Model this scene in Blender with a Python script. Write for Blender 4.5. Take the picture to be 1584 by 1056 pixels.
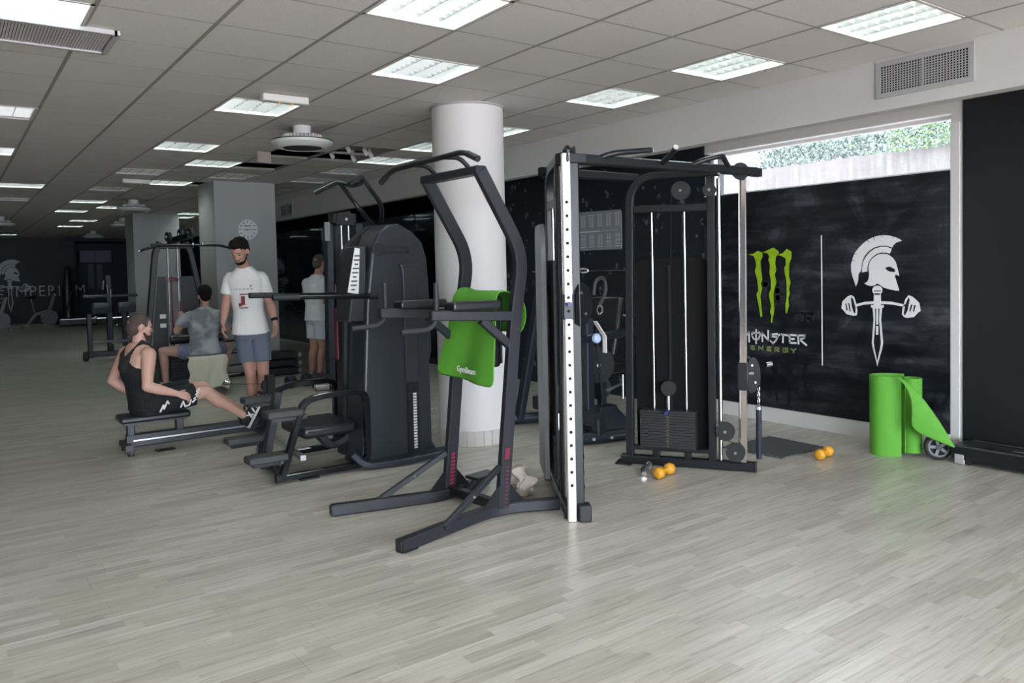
import bpy, bmesh, math, random
from mathutils import Vector, Matrix, noise
random.seed(7)
sc = bpy.context.scene
for o in list(bpy.data.objects): bpy.data.objects.remove(o)
COL = sc.collection
V = Vector
PI = math.pi
# ------------------------------------------------------------------ camera
YAW, PITCH, ROLL, FPX, PPY = .6275, -.0392, -.02245, 1208.6, 463.2
CAMH = 1.5
def cam_axes():
    cy, sy, cp, sp = math.cos(YAW), math.sin(YAW), math.cos(PITCH), math.sin(PITCH)
    f = V((sy*cp, cy*cp, sp)); r = V((cy, -sy, 0)); u = r.cross(f)
    c, s = math.cos(ROLL), math.sin(ROLL)
    return r*c + u*s, u*c - r*s, f
CR, CU, CF = cam_axes()
cd = bpy.data.cameras.new('camera'); cam = bpy.data.objects.new('camera', cd); COL.objects.link(cam)
cam.matrix_world = Matrix(((CR.x, CU.x, -CF.x, 0), (CR.y, CU.y, -CF.y, 0), (CR.z, CU.z, -CF.z, CAMH), (0, 0, 0, 1)))
cd.sensor_width = 36; cd.lens = FPX/1584*36; cd.shift_y = -(528-PPY)/1584; cd.clip_start = .05; cd.clip_end = 200
sc.camera = cam
def px(p):
    v = V(p) - V((0, 0, CAMH)); z = v.dot(CF)
    if z < .1: return None
    return 792 + FPX*v.dot(CR)/z, PPY - FPX*v.dot(CU)/z, z
# ------------------------------------------------------------------ world, daylight, exposure
SKY = 1.0
w = bpy.data.worlds.new('sky'); sc.world = w; w.use_nodes = True
bg = w.node_tree.nodes['Background']; bg.inputs[0].default_value = (.78, .87, 1, 1); bg.inputs[1].default_value = SKY*14.0
LAMP = 26.0
sc.view_settings.view_transform = 'Standard'; sc.view_settings.look = 'None'; sc.view_settings.gamma = 1
sc.view_settings.use_curve_mapping = False
sc.view_settings.exposure = 0.42
cy_ = sc.cycles
cy_.max_bounces = 7; cy_.diffuse_bounces = 4; cy_.glossy_bounces = 4; cy_.transparent_max_bounces = 8
cy_.sample_clamp_indirect = 6; cy_.caustics_reflective = False; cy_.caustics_refractive = False
def portal(loc, sx, sy, rot):
    l = bpy.data.lights.new('daylight_portal', 'AREA'); l.shape = 'RECTANGLE'; l.size = sx; l.size_y = sy
    l.cycles.is_portal = True
    o = bpy.data.objects.new('daylight_portal', l); o.location = loc; o.rotation_euler = rot; COL.objects.link(o)
sn = bpy.data.lights.new('sun', 'SUN'); sn.energy = 15.0; sn.angle = .02; sn.color = (1, .93, .85)
so = bpy.data.objects.new('sun', sn); so.rotation_euler = V((.12, .62, -.77)).to_track_quat('-Z', 'Y').to_euler(); COL.objects.link(so)
portal((6.45, 4.1, 2.4), .44, 2.4, (0, PI/2, 0))           # high window beside the mural
portal((.2, -6.05, 1.46), 11.2, 2.76, (PI/2, 0, 0))          # glazed front behind the camera
# ------------------------------------------------------------------ materials
MATS = {}
def mat(name, col, rough=.5, metal=0, spec=.5, bump=None, var=None, coat=0, sheen=0):
    if name in MATS: return MATS[name]
    m = bpy.data.materials.new(name); m.use_nodes = True; nt = m.node_tree; b = nt.nodes['Principled BSDF']
    b.inputs['Base Color'].default_value = (*col, 1); b.inputs['Roughness'].default_value = rough
    b.inputs['Metallic'].default_value = metal; b.inputs['Specular IOR Level'].default_value = spec
    if coat: b.inputs['Coat Weight'].default_value = coat
    if sheen: b.inputs['Sheen Weight'].default_value = sheen
    if bump or var:
        tc = nt.nodes.new('ShaderNodeTexCoord'); n = nt.nodes.new('ShaderNodeTexNoise')
        sca = (bump or var)[0]; n.inputs['Scale'].default_value = sca; n.inputs['Detail'].default_value = 4
        nt.links.new(tc.outputs['Object'], n.inputs['Vector'])
        if bump:
            bp = nt.nodes.new('ShaderNodeBump'); bp.inputs['Strength'].default_value = bump[1]; bp.inputs['Distance'].default_value = .01
            nt.links.new(n.outputs['Fac'], bp.inputs['Height']); nt.links.new(bp.outputs['Normal'], b.inputs['Normal'])
        if var:
            n2 = nt.nodes.new('ShaderNodeTexNoise'); n2.inputs['Scale'].default_value = var[0]; n2.inputs['Detail'].default_value = 3
            nt.links.new(tc.outputs['Object'], n2.inputs['Vector'])
            mx = nt.nodes.new('ShaderNodeMix'); mx.data_type = 'RGBA'
            mx.inputs['A'].default_value = (*[c*(1-var[1]) for c in col], 1); mx.inputs['B'].default_value = (*[min(1, c*(1+var[1])) for c in col], 1)
            nt.links.new(n2.outputs['Fac'], mx.inputs['Factor']); nt.links.new(mx.outputs['Result'], b.inputs['Base Color'])
    MATS[name] = m; return m
def emis(name, col, s):
    m = bpy.data.materials.new(name); m.use_nodes = True; b = m.node_tree.nodes['Principled BSDF']
    b.inputs['Base Color'].default_value = (.8, .8, .8, 1)
    b.inputs['Emission Color'].default_value = (*col, 1); b.inputs['Emission Strength'].default_value = s
    return m
class NT:      # small node-tree writer
    def __init__(s, name):
        s.m = bpy.data.materials.new(name); s.m.use_nodes = True; s.t = s.m.node_tree; s.b = s.t.nodes['Principled BSDF']
    def n(s, kind, **kw):
        x = s.t.nodes.new('ShaderNode'+kind)
        for k, v in kw.items():
            if k.startswith('i_'): x.inputs[k[2:]].default_value = v
            else: setattr(x, k, v)
        return x
    def l(s, a, b): s.t.links.new(a, b)
    def math(s, op, a, b=None, c=None):
        x = s.n('Math', operation=op)
        for i, q in enumerate((a, b, c)):
            if q is None: continue
            if isinstance(q, (int, float)): x.inputs[i].default_value = q
            else: s.l(q, x.inputs[i])
        return x.outputs[0]
    def ramp(s, f, stops):
        r = s.n('ValToRGB'); e = r.color_ramp.elements
        while len(e) < len(stops): e.new(.5)
        for k, (p, c) in enumerate(stops): e[k].position = p; e[k].color = (*c, 1)
        s.l(f, r.inputs[0]); return r.outputs[0]
    def mix(s, f, a, b, mode='MIX'):
        x = s.n('Mix', data_type='RGBA', blend_type=mode)
        for nm, q in (('Factor', f), ('A', a), ('B', b)):
            if isinstance(q, (int, float)): x.inputs[nm].default_value = q
            elif isinstance(q, tuple): x.inputs[nm].default_value = (*q, 1)
            else: s.l(q, x.inputs[nm])
        return x.outputs['Result']

def floor_mat():
    t = NT('laminate'); g = t.n('NewGeometry'); sp = t.n('SeparateXYZ'); t.l(g.outputs['Position'], sp.inputs[0])
    x, y = sp.outputs[0], sp.outputs[1]
    row = t.math('FLOOR', t.math('DIVIDE', t.math('ADD', y, 20), .0667))
    wn = t.n('TexWhiteNoise', noise_dimensions='1D'); t.l(row, wn.inputs['W'])
    xo = t.math('ADD', t.math('DIVIDE', x, .43), t.math('MULTIPLY', wn.outputs['Value'], 7.0))
    col = t.math('FLOOR', xo)
    cb = t.n('CombineXYZ'); t.l(row, cb.inputs[0]); t.l(col, cb.inputs[1])
    w2 = t.n('TexWhiteNoise', noise_dimensions='2D'); t.l(cb.outputs[0], w2.inputs['Vector'])
    base = t.ramp(w2.outputs['Value'], [(0, (.455, .42, .365)), (.3, (.51, .475, .415)), (.7, (.55, .515, .455)), (1, (.61, .575, .515))])
    # grain stretched along x, shifted for every strip
    cv = t.n('CombineXYZ'); t.l(t.math('MULTIPLY', x, 2.6), cv.inputs[0])
    t.l(t.math('MULTIPLY', y, 46), cv.inputs[1]); t.l(t.math('MULTIPLY', w2.outputs['Value'], 40), cv.inputs[2])
    gn = t.n('TexNoise', i_Scale=1.0, i_Detail=6.0, i_Roughness=.6); t.l(cv.outputs[0], gn.inputs['Vector'])
    gr = t.ramp(gn.outputs['Fac'], [(.28, (.66, .65, .63)), (.46, (.94, .94, .94)), (.70, (1.09, 1.09, 1.09))])
    c1 = t.mix(1.0, base, gr, 'MULTIPLY')
    cv2 = t.n('CombineXYZ'); t.l(t.math('MULTIPLY', x, 3.2), cv2.inputs[0]); t.l(t.math('MULTIPLY', y, 40), cv2.inputs[1]); t.l(row, cv2.inputs[2])
    kn = t.n('TexNoise', i_Scale=1.0, i_Detail=3.0); t.l(cv2.outputs[0], kn.inputs['Vector'])
    kr = t.ramp(kn.outputs['Fac'], [(.27, (.66, .64, .61)), (.38, (1, 1, 1))])
    c2 = t.mix(1.0, c1, kr, 'MULTIPLY')
    t.l(c2, t.b.inputs['Base Color'])
    t.l(t.ramp(gn.outputs['Fac'], [(.2, (.36,)*3), (.8, (.26,)*3)]), t.b.inputs['Roughness'])
    t.b.inputs['Specular IOR Level'].default_value = .5
    bp = t.n('Bump'); bp.inputs['Strength'].default_value = .08; bp.inputs['Distance'].default_value = .004
    t.l(gn.outputs['Fac'], bp.inputs['Height']); t.l(bp.outputs['Normal'], t.b.inputs['Normal'])
    return t.m
M_FLOOR = floor_mat()
def tile_mat():
    t = NT('mineral_tile'); g = t.n('NewGeometry')
    n = t.n('TexNoise', i_Scale=90.0, i_Detail=3.0); t.l(g.outputs['Position'], n.inputs['Vector'])
    t.l(t.ramp(n.outputs['Fac'], [(.3, (.73, .70, .685)), (.6, (.81, .78, .765))]), t.b.inputs['Base Color'])
    t.b.inputs['Roughness'].default_value = .9; t.b.inputs['Specular IOR Level'].default_value = .15
    bp = t.n('Bump'); bp.inputs['Strength'].default_value = .25; bp.inputs['Distance'].default_value = .003
    t.l(n.outputs['Fac'], bp.inputs['Height']); t.l(bp.outputs['Normal'], t.b.inputs['Normal'])
    return t.m
M_TILE = tile_mat()
def speck_mat():
    t = NT('dark_leaf_print'); g = t.n('NewGeometry')
    mp = t.n('Mapping'); mp.inputs['Scale'].default_value = (1, 1, .7); t.l(g.outputs['Position'], mp.inputs[0])
    v = t.n('TexVoronoi', i_Scale=11.0); t.l(mp.outputs[0], v.inputs['Vector'])
    n = t.n('TexNoise', i_Scale=9.0, i_Detail=5.0); t.l(g.outputs['Position'], n.inputs['Vector'])
    f = t.math('MULTIPLY', t.math('LESS_THAN', v.outputs['Distance'], .30), t.math('GREATER_THAN', n.outputs['Fac'], .55))
    t.l(t.mix(f, (.008, .012, .018), (.12, .14, .165)), t.b.inputs['Base Color'])
    t.b.inputs['Roughness'].default_value = .55
    return t.m
M_SPECK = speck_mat()
def mural_mat():
    t = NT('mural_print'); g = t.n('NewGeometry')
    mp = t.n('Mapping'); mp.inputs['Scale'].default_value = (1, .8, 6); t.l(g.outputs['Position'], mp.inputs[0])
    n = t.n('TexNoise', i_Scale=1.6, i_Detail=8.0, i_Roughness=.65); t.l(mp.outputs[0], n.inputs['Vector'])
    n2 = t.n('TexNoise', i_Scale=2.3, i_Detail=6.0, i_Distortion=1.4); t.l(g.outputs['Position'], n2.inputs['Vector'])
    a = t.ramp(n.outputs['Fac'], [(.42, (.006, .007, .012)), (.5, (.013, .014, .020)), (.62, (.034, .035, .044))])
    b = t.ramp(n2.outputs['Fac'], [(.46, (.5,)*3), (.48, (1, 1, 1)), (.60, (1, 1, 1)), (.63, (1.9, 1.9, 1.9))])
    t.l(t.mix(1.0, a, b, 'MULTIPLY'), t.b.inputs['Base Color']); t.b.inputs['Roughness'].default_value = .30
    return t.m
M_MURAL = mural_mat()
def glass_mat():
    t = NT('dusty_pane'); g = t.n('NewGeometry')
    mp = t.n('Mapping'); mp.inputs['Scale'].default_value = (1, 14, 1.2); t.l(g.outputs['Position'], mp.inputs[0])
    n = t.n('TexNoise', i_Scale=2.0, i_Detail=5.0); t.l(mp.outputs[0], n.inputs['Vector'])
    f = t.ramp(n.outputs['Fac'], [(.35, (.012,)*3), (.7, (.055,)*3)])
    tr = t.n('BsdfTransparent'); df = t.n('BsdfTranslucent'); df.inputs[0].default_value = (.95, .95, .95, 1)
    mx = t.n('MixShader'); t.l(f, mx.inputs[0]); t.l(tr.outputs[0], mx.inputs[1]); t.l(df.outputs[0], mx.inputs[2])
    out = t.t.nodes['Material Output']; t.l(mx.outputs[0], out.inputs[0])
    return t.m
M_PANE = glass_mat()
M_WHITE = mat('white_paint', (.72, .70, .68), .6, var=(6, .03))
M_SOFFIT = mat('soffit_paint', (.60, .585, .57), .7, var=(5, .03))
M_COLUMN = mat('column_paint', (.74, .71, .70), .55, var=(3, .03))
M_GREYCOL = mat('grey_column_paint', (.40, .415, .41), .6, var=(3, .04))
M_BLACKWALL = mat('black_wall_paint', (.010, .011, .013), .45, bump=(40, .1), var=(7, .25))
M_DARKWALL = mat('charcoal_wall_paint', (.022, .024, .027), .6, var=(4, .2))
M_MIRROR = mat('dark_mirror', (.075, .085, .12), .04, metal=1)  # dark tint stands in for the dim room the mirrors reflect
M_PLENUM = mat('dark_plenum', (.02, .025, .045), .9)
M_GRID = mat('ceiling_grid', (.33, .325, .325), .5)
M_GRID2 = mat('ceiling_cross', (.43, .42, .415), .5)
M_BLACK = mat('black_metal', (.009, .010, .013), .38, var=(12, .2))
M_NAVY = mat('dark_blue_black_metal', (.020, .026, .040), .34)
M_BLACKG = mat('gloss_black', (.007, .008, .010), .18)
M_CHAR = mat('charcoal_metal', (.027, .028, .033), .42, var=(10, .15))
M_TOWER = mat('tower_charcoal_metal', (.019, .020, .027), .42, var=(10, .15))
M_GREYCOVER = mat('grey_cover', (.12, .13, .14), .4)
M_RUBBER = mat('black_rubber', (.017, .017, .019), .6, bump=(120, .15))
M_PAD = mat('black_vinyl', (.012, .013, .016), .33, bump=(60, .08))
M_GREYRUB = mat('grey_rubber', (.042, .043, .045), .6, bump=(150, .2))
M_CHROME = mat('chrome', (.66, .66, .66), .16, metal=1)
M_CHROMEP = mat('satin_chrome_post', (.80, .74, .71), .12, metal=1)
M_STEEL = mat('steel', (.55, .56, .57), .3, metal=1)
M_POST = mat('pale_perforated_steel', (.78, .73, .71), .35, metal=.2)
M_HOLE = mat('hole_black', (.006, .006, .006), .8)
M_GREEN = mat('green_foam', (.105, .37, .032), .72, bump=(240, .2), var=(9, .05))
M_YELLOW = mat('yellow_vinyl', (.70, .335, .025), .42, bump=(50, .1), var=(8, .08))
M_RED = mat('dark_red', (.10, .008, .02), .5)
M_REDT = mat('crimson_print', (.30, .012, .045), .5)
M_PAPER = mat('white_paper', (.75, .75, .73), .5)
M_INK = mat('printed_ink', (.08, .08, .08), .6)
M_PRINTW = mat('white_print', (.88, .88, .88), .5)
M_PRINTK = mat('black_print', (.006, .007, .010), .5)
M_PRINTD = mat('very_dark_print', (.005, .006, .011), .4)
M_PRINTG = mat('lime_print', (.33, .55, .012), .45, var=(14, .35))
M_PRINTO = mat('olive_print', (.30, .38, .10), .5)
M_WALLPRINT = mat('grey_wall_lettering', (.52, .56, .58), .6)
M_BEIGE = mat('beige_cloth', (.52, .45, .38), .85, bump=(40, .4), var=(12, .2))
M_CREAM = mat('cream_towel', (.66, .64, .50), .95, bump=(180, .5), sheen=.3)
M_VENT = mat('grey_grille', (.40, .40, .40), .5)
M_CONC = mat('streaked_concrete', (.095, .080, .074), .9, bump=(12, .4), var=(3, .25))
M_LEAF = mat('ivy_leaf', (.009, .024, .016), .6, var=(3, .5))
M_LEAF2 = mat('young_leaf', (.035, .075, .012), .6, var=(3, .4))
M_FENCE = mat('pale_fence', (.17, .18, .17), .8, var=(8, .15))
# ------------------------------------------------------------------ mesh builder
class MB:
    def __init__(s): s.v = []; s.f = []
    def add(s, vs, fs):
        k = len(s.v); s.v += [tuple(x) for x in vs]; s.f += [tuple(i+k for i in q) for q in fs]; return s
    def box(s, c, d, rz=0, R=None):
        c = V(c); h = V(d)/2; R = R or Matrix.Rotation(rz, 3, 'Z')
        vs = [c + R @ V((sx*h.x, sy*h.y, sz*h.z)) for sz in (-1, 1) for sx, sy in ((-1, -1), (1, -1), (1, 1), (-1, 1))]
        return s.add(vs, [(3, 2, 1, 0), (4, 5, 6, 7), (0, 1, 5, 4), (1, 2, 6, 5), (2, 3, 7, 6), (3, 0, 4, 7)])
    def sweep(s, pts, prof, up=(0, 0, 1), caps=True, closed=False):
        pts = [V(p) for p in pts]; n = len(pts); up = V(up); rings = []; m = len(prof); vs = []
        last = None
        for i, p in enumerate(pts):
            if closed: t = (pts[(i+1) % n]-pts[i-1])
            else:
                a = pts[i]-pts[i-1] if i else pts[1]-pts[0]; b = pts[i+1]-pts[i] if i < n-1 else a
                t = a.normalized()+b.normalized()
                if t.length < 1e-6: t = a
            t.normalize()
            sd = t.cross(up)
            if sd.length < .08: sd = last.copy() if last else t.cross(V((0, 1, 0)) if abs(t.y) < .9 else V((1, 0, 0)))
            sd = (sd - t*sd.dot(t)).normalized()
            if last and sd.dot(last) < 0: sd = -sd
            last = sd; u2 = sd.cross(t)
            k = 1.0
            if 0 < i < n-1 and not closed:
                c = max(.5, t.dot((pts[i+1]-pts[i]).normalized())); k = 1/c
            vs += [p + sd*(a*k) + u2*b for a, b in prof] if k == 1 else [p + sd*a*1.0 + u2*b*k for a, b in prof]
        fs = []
        for i in range(n if closed else n-1):
            j = (i+1) % n
            for q in range(m):
                r = (q+1) % m; fs.append((i*m+q, i*m+r, j*m+r, j*m+q))
        if caps and not closed: fs += [tuple(range(m-1, -1, -1)), tuple((n-1)*m+q for q in range(m))]
        return s.add(vs, fs)
    def tube(s, pts, r, seg=12, caps=True, closed=False, up=(0, 0, 1)):
        return s.sweep(pts, [(r*math.cos(2*PI*k/seg), r*math.sin(2*PI*k/seg)) for k in range(seg)], up, caps, closed)
    def rect(s, pts, wd, ht, up=(0, 0, 1), caps=True):
        a, b = wd/2, ht/2; c = min(a, b)*.25
        return s.sweep(pts, [(-a+c, -b), (a-c, -b), (a, -b+c), (a, b-c), (a-c, b), (-a+c, b), (-a, b-c), (-a, -b+c)], up, caps)
    def cyl(s, p0, p1, r, seg=20, r2=None):
        p0, p1 = V(p0), V(p1); t = (p1-p0).normalized(); a = t.orthogonal().normalized(); b = t.cross(a); r2 = r if r2 is None else r2
        vs = [p0+(a*math.cos(2*PI*k/seg)+b*math.sin(2*PI*k/seg))*r for k in range(seg)] + [p1+(a*math.cos(2*PI*k/seg)+b*math.sin(2*PI*k/seg))*r2 for k in range(seg)]
        return s.add(vs, [(k, (k+1) % seg, seg+(k+1) % seg, seg+k) for k in range(seg)] + [tuple(range(seg-1, -1, -1)), tuple(range(seg, 2*seg))])
    def lathe(s, prof, c, axis=(0, 0, 1), seg=24, ring=False):
        c = V(c); t = V(axis).normalized(); a = t.orthogonal().normalized(); b = t.cross(a); vs = []; n = len(prof)
        for r, z in prof: vs += [c+t*z+(a*math.cos(2*PI*k/seg)+b*math.sin(2*PI*k/seg))*r for k in range(seg)]
        fs = [(i*seg+k, i*seg+(k+1) % seg, (i+1)*seg+(k+1) % seg, (i+1)*seg+k) for i in range(n-1) for k in range(seg)]
        if ring: return s.add(vs, fs+[((n-1)*seg+k, (n-1)*seg+(k+1) % seg, (k+1) % seg, k) for k in range(seg)])
        if prof[0][0] > 1e-4: fs.append(tuple(range(seg-1, -1, -1)))
        if prof[-1][0] > 1e-4: fs.append(tuple((n-1)*seg+k for k in range(seg)))
        return s.add(vs, fs)
    def ell(s, c, r, X=(1, 0, 0), Y=(0, 1, 0), Z=(0, 0, 1), seg=16, rings=10):
        c, X, Y, Z = V(c), V(X).normalized(), V(Y).normalized(), V(Z).normalized(); vs = [c-Z*r[2]]
        for i in range(1, rings):
            a = -PI/2+PI*i/rings
            vs += [c+X*(r[0]*math.cos(a)*math.cos(2*PI*k/seg))+Y*(r[1]*math.cos(a)*math.sin(2*PI*k/seg))+Z*(r[2]*math.sin(a)) for k in range(seg)]
        vs.append(c+Z*r[2]); e = len(vs)-1
        fs = [(0, 1+(k+1) % seg, 1+k) for k in range(seg)] + [(1+i*seg+k, 1+i*seg+(k+1) % seg, 1+(i+1)*seg+(k+1) % seg, 1+(i+1)*seg+k) for i in range(rings-2) for k in range(seg)]
        fs += [(e, 1+(rings-2)*seg+k, 1+(rings-2)*seg+(k+1) % seg) for k in range(seg)]
        return s.add(vs, fs)
    def prism(s, poly, th):
        n = len(poly); th = V(th); p = [V(q) for q in poly]
        return s.add(p+[q+th for q in p], [tuple(range(n-1, -1, -1)), tuple(range(n, 2*n))]+[(k, (k+1) % n, n+(k+1) % n, n+k) for k in range(n)])
    def caps(s, p0, p1, r0, r1, seg=12):       # tapered limb with round ends
        p0, p1 = V(p0), V(p1); t = (p1-p0); L = t.length; t.normalize(); prof = []
        for i in range(5): a = -PI/2+PI/2*i/4; prof.append((max(1e-5, r0*math.cos(a)), r0*math.sin(a)))
        for i in range(5): a = PI/2*i/4; prof.append((max(1e-5, r1*math.cos(a)), L+r1*math.sin(a)))
        return s.lathe(prof, p0, t, seg)
    def loft(s, rings, seg=20, pw=2.4):        # rings: centre, half side vector, half depth vector
        vs = []; n = len(rings)
        for c, a, b in rings:
            c, a, b = V(c), V(a), V(b)
            for k in range(seg):
                th = 2*PI*k/seg; cs, sn = math.cos(th), math.sin(th)
                vs.append(c+a*math.copysign(abs(cs)**(2/pw), cs)+b*math.copysign(abs(sn)**(2/pw), sn))
        fs = [(i*seg+k, i*seg+(k+1) % seg, (i+1)*seg+(k+1) % seg, (i+1)*seg+k) for i in range(n-1) for k in range(seg)]
        fs += [tuple(range(seg-1, -1, -1)), tuple((n-1)*seg+k for k in range(seg))]
        return s.add(vs, fs)
    def mesh(s, name, org=V((0, 0, 0)), flip=True):
        me = bpy.data.meshes.new(name); me.from_pydata([V(q)-org for q in s.v], [], s.f)
        bm = bmesh.new(); bm.from_mesh(me); bmesh.ops.recalc_face_normals(bm, faces=bm.faces); bm.to_mesh(me); bm.free()
        return me
ORG = {}
def fin(o, label=None, cat=None, group=None, kind=None):
    if label: o['label'] = label
    if cat: o['category'] = cat
    if group: o['group'] = group
    if kind: o['kind'] = kind
    return o
def build(name, mb, m, parent=None, bevel=0, smooth=35, org=None, seg=2):
    if isinstance(mb, bpy.types.Mesh): me = mb; og = ORG[parent] if parent else V((0, 0, 0))
    else:
        og = ORG[parent] if parent else V(org or (0, 0, 0)); me = mb.mesh(name, og)
    if m: me.materials.append(m)
    if smooth:
        me.polygons.foreach_set('use_smooth', [True]*len(me.polygons)); me.set_sharp_from_angle(angle=math.radians(smooth))
    o = bpy.data.objects.new(name, me); COL.objects.link(o)
    if parent: o.parent = parent
    else: o.location = og
    ORG[o] = og
    if bevel:
        b = o.modifiers.new('bevel', 'BEVEL'); b.width = bevel; b.segments = seg; b.limit_method = 'ANGLE'; b.angle_limit = math.radians(40)
    return o
def thing(name, label, cat, loc, group=None, kind=None):
    o = bpy.data.objects.new(name, None); o.empty_display_size = .1; o.location = loc; COL.objects.link(o); ORG[o] = V(loc)
    return fin(o, label, cat, group, kind)
def dup(root, loc, label=None, group=None):
    r = root.copy(); COL.objects.link(r); r.location = loc; ORG[r] = V(loc)
    if label: r['label'] = label
    if group: r['group'] = group
    for ch in list(root.children):
        c = ch.copy(); COL.objects.link(c); c.parent = r; ORG[c] = V(loc)
        for g in list(ch.children):
            d = g.copy(); COL.objects.link(d); d.parent = c; ORG[d] = V(loc)
    return r
def fil(pts, r, n=6):          # round the corners of a path
    pts = [V(p) for p in pts]; out = [pts[0]]
    for i in range(1, len(pts)-1):
        a, b, c = pts[i-1], pts[i], pts[i+1]; d1, d2 = (a-b), (c-b)
        rr = min(r, d1.length*.48, d2.length*.48); p, q = b+d1.normalized()*rr, b+d2.normalized()*rr
        for k in range(n+1):
            t = k/n; out.append(p*(1-t)**2+b*2*t*(1-t)+q*t*t)
    out.append(pts[-1]); return out
def struct(name, mb, m, label=None, cat=None, **k):
    o = build(name, mb, m, **k); o['kind'] = 'structure'
    if label: o['label'] = label
    if cat: o['category'] = cat
    return o
# ================================================================== the setting
H = 2.91; X1 = 6.28; XS = 5.38; X0 = -6.0; Y0 = -6.0; Y1 = 31.0; ZS = 2.55
# floor: laminate boards, each laid; the nearest in view are single pieces
fl = struct('floor', MB().box(((X0+X1)/2, (Y0+Y1)/2, -.03), (X1-X0, Y1-Y0, .04)), mat('floor_base', (.12, .11, .10), .8), 'pale grey wood laminate floor of narrow staggered boards', 'floor', smooth=0)
BL, BW = 1.285, .2
def board_mb(x0, x1, y0, y1, mb=None):
    mb = mb or MB(); g = .0005; c = .0006
    mb.add([(x0+g, y0+g, -.0098), (x1-g, y0+g, -.0098), (x1-g, y1-g, -.0098), (x0+g, y1-g, -.0098), (x0+g, y0+g, -c), (x1-g, y0+g, -c), (x1-g, y1-g, -c), (x0+g, y1-g, -c),
            (x0+g+c, y0+g+c, 0), (x1-g-c, y0+g+c, 0), (x1-g-c, y1-g-c, 0), (x0+g+c, y1-g-c, 0)],
           [(0, 1, 5, 4), (1, 2, 6, 5), (2, 3, 7, 6), (3, 0, 4, 7), (4, 5, 9, 8), (5, 6, 10, 9), (6, 7, 11, 10), (7, 4, 8, 11), (8, 9, 10, 11)])
    return mb
boards = []; r = 0; y = Y0
rb = random.Random(3)
while y < Y1-.01:
    off = rb.random()*BL; x = X0-off
    while x < X1:
        a, b = max(x, X0), min(x+BL, X1)
        if b-a > .02: boards.append((a, b, y, min(y+BW, Y1)))
        x += BL
    y += BW
def inview(q):
    for xx in (q[0], (q[0]+q[1])/2, q[1]):
        p = px((xx, (q[2]+q[3])/2, 0))
        if p and -10 < p[0] < 1594 and 0 < p[1] < 1066: return p[2]
    return None
vis = sorted((d, q) for q in boards for d in [inview(q)] if d)
near = set(q for d, q in vis[:300]); full = None; rest = MB()
for q in boards:
    if q in near:
        if abs(q[1]-q[0]-BL) < 1e-4:
            if full is None:
                full = board_mb(0, BL, 0, BW).mesh('floor_board'); full.materials.append(M_FLOOR)
            o = bpy.data.objects.new('floor_board', full); o.location = (q[0], q[2], 0)
        else:
            me = board_mb(0, q[1]-q[0], 0, BW).mesh('floor_board'); me.materials.append(M_FLOOR)
            o = bpy.data.objects.new('floor_board', me); o.location = (q[0], q[2], 0)
        COL.objects.link(o); o.parent = fl
    else: board_mb(*q, mb=rest)
fin(build('floor_boards', rest, M_FLOOR, fl, smooth=0), kind='stuff')
# ceiling: 600 mm tiles in a grid, some cells hold lights, some are open
CX0, CY0, CT = .692, 3.356, .6
def cx(i): return CX0+CT*i*1.003
def cyy(j): return CY0+CT*j*.995
LIT = {(2, 0), (3, 2), (6, 2), (6, 0), (6, -2), (2, 5), (-1, 2), (2, 9), (3, 11), (-1, 11), (6, 5), (6, 7), (6, 9), (3, 15), (0, 17), (2, 21), (3, 23), (2, 25), (6, 25), (6, 27), (3, 30), (3, 34), (1, 42)}
FILL_LAMPS = set()  # extra lamps out of view, added to brighten the near floor and ceiling
for i_ in range(-10, 8, 3):
    for j_ in range(-14, 5, 3):
        q_ = px((CX0+CT*(i_+.5), CY0+CT*(j_+.5), 2.91))
        if CX0+CT*i_ > -5.9 and CY0+CT*j_ > -5.8 and i_ < 7 and (q_ is None or q_[0] < -60 or q_[0] > 1650 or q_[1] < -60): FILL_LAMPS.add((i_, j_))
LIT |= FILL_LAMPS
DIM = {(-1, 7), (0, 21), (2, 13), (2, 17), (4, 13), (6, 11), (6, 13)}
HOLES = {(4, 9), (5, 9), (5, 8), (4, 11), (4, 15)}
VENTC = set()
ce = struct('ceiling', MB().box(((X0+XS)/2, (Y0+Y1)/2, H+.62), (XS-X0, Y1-Y0, .04)), M_PLENUM, 'suspended ceiling of grey square mineral tiles', 'ceiling', smooth=0)
i0, i1 = int((X0-CX0)/CT)-1, 8; j0, j1 = int((Y0-CY0)/CT)-1, int((Y1-CY0)/CT)+2
tiles = []
for i in range(i0, i1):
    for j in range(j0, j1):
        if (i, j) in LIT or (i, j) in DIM or (i, j) in HOLES: continue
        a, b, c, d = max(cx(i), X0), min(cx(i+1), XS), max(cyy(j), Y0), min(cyy(j+1), Y1)
        if b-a > .03 and d-c > .03: tiles.append((a, b, c, d))
def tile_mb(a, b, c, d, mb=None):
    mb = mb or MB(); e = .007; k = .004; z = H
    return mb.add([(a+e, c+e, z+.02), (b-e, c+e, z+.02), (b-e, d-e, z+.02), (a+e, d-e, z+.02), (a+e, c+e, z+k), (b-e, c+e, z+k), (b-e, d-e, z+k), (a+e, d-e, z+k), (a+e+k, c+e+k, z), (b-e-k, c+e+k, z), (b-e-k, d-e-k, z), (a+e+k, d-e-k, z)],
           [(3, 2, 1, 0), (0, 1, 5, 4), (1, 2, 6, 5), (2, 3, 7, 6), (3, 0, 4, 7), (4, 5, 9, 8), (5, 6, 10, 9), (6, 7, 11, 10), (7, 4, 8, 11), (8, 9, 10, 11)])
def tview(q):
    for xx, yy in (((q[0]+q[1])/2, (q[2]+q[3])/2), (q[0], q[2]), (q[1], q[3]), (q[0], q[3]), (q[1], q[2])):
        p = px((xx, yy, H))
        if p and -5 < p[0] < 1590 and -5 < p[1] < 1060: return p[2]
    return None
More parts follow.
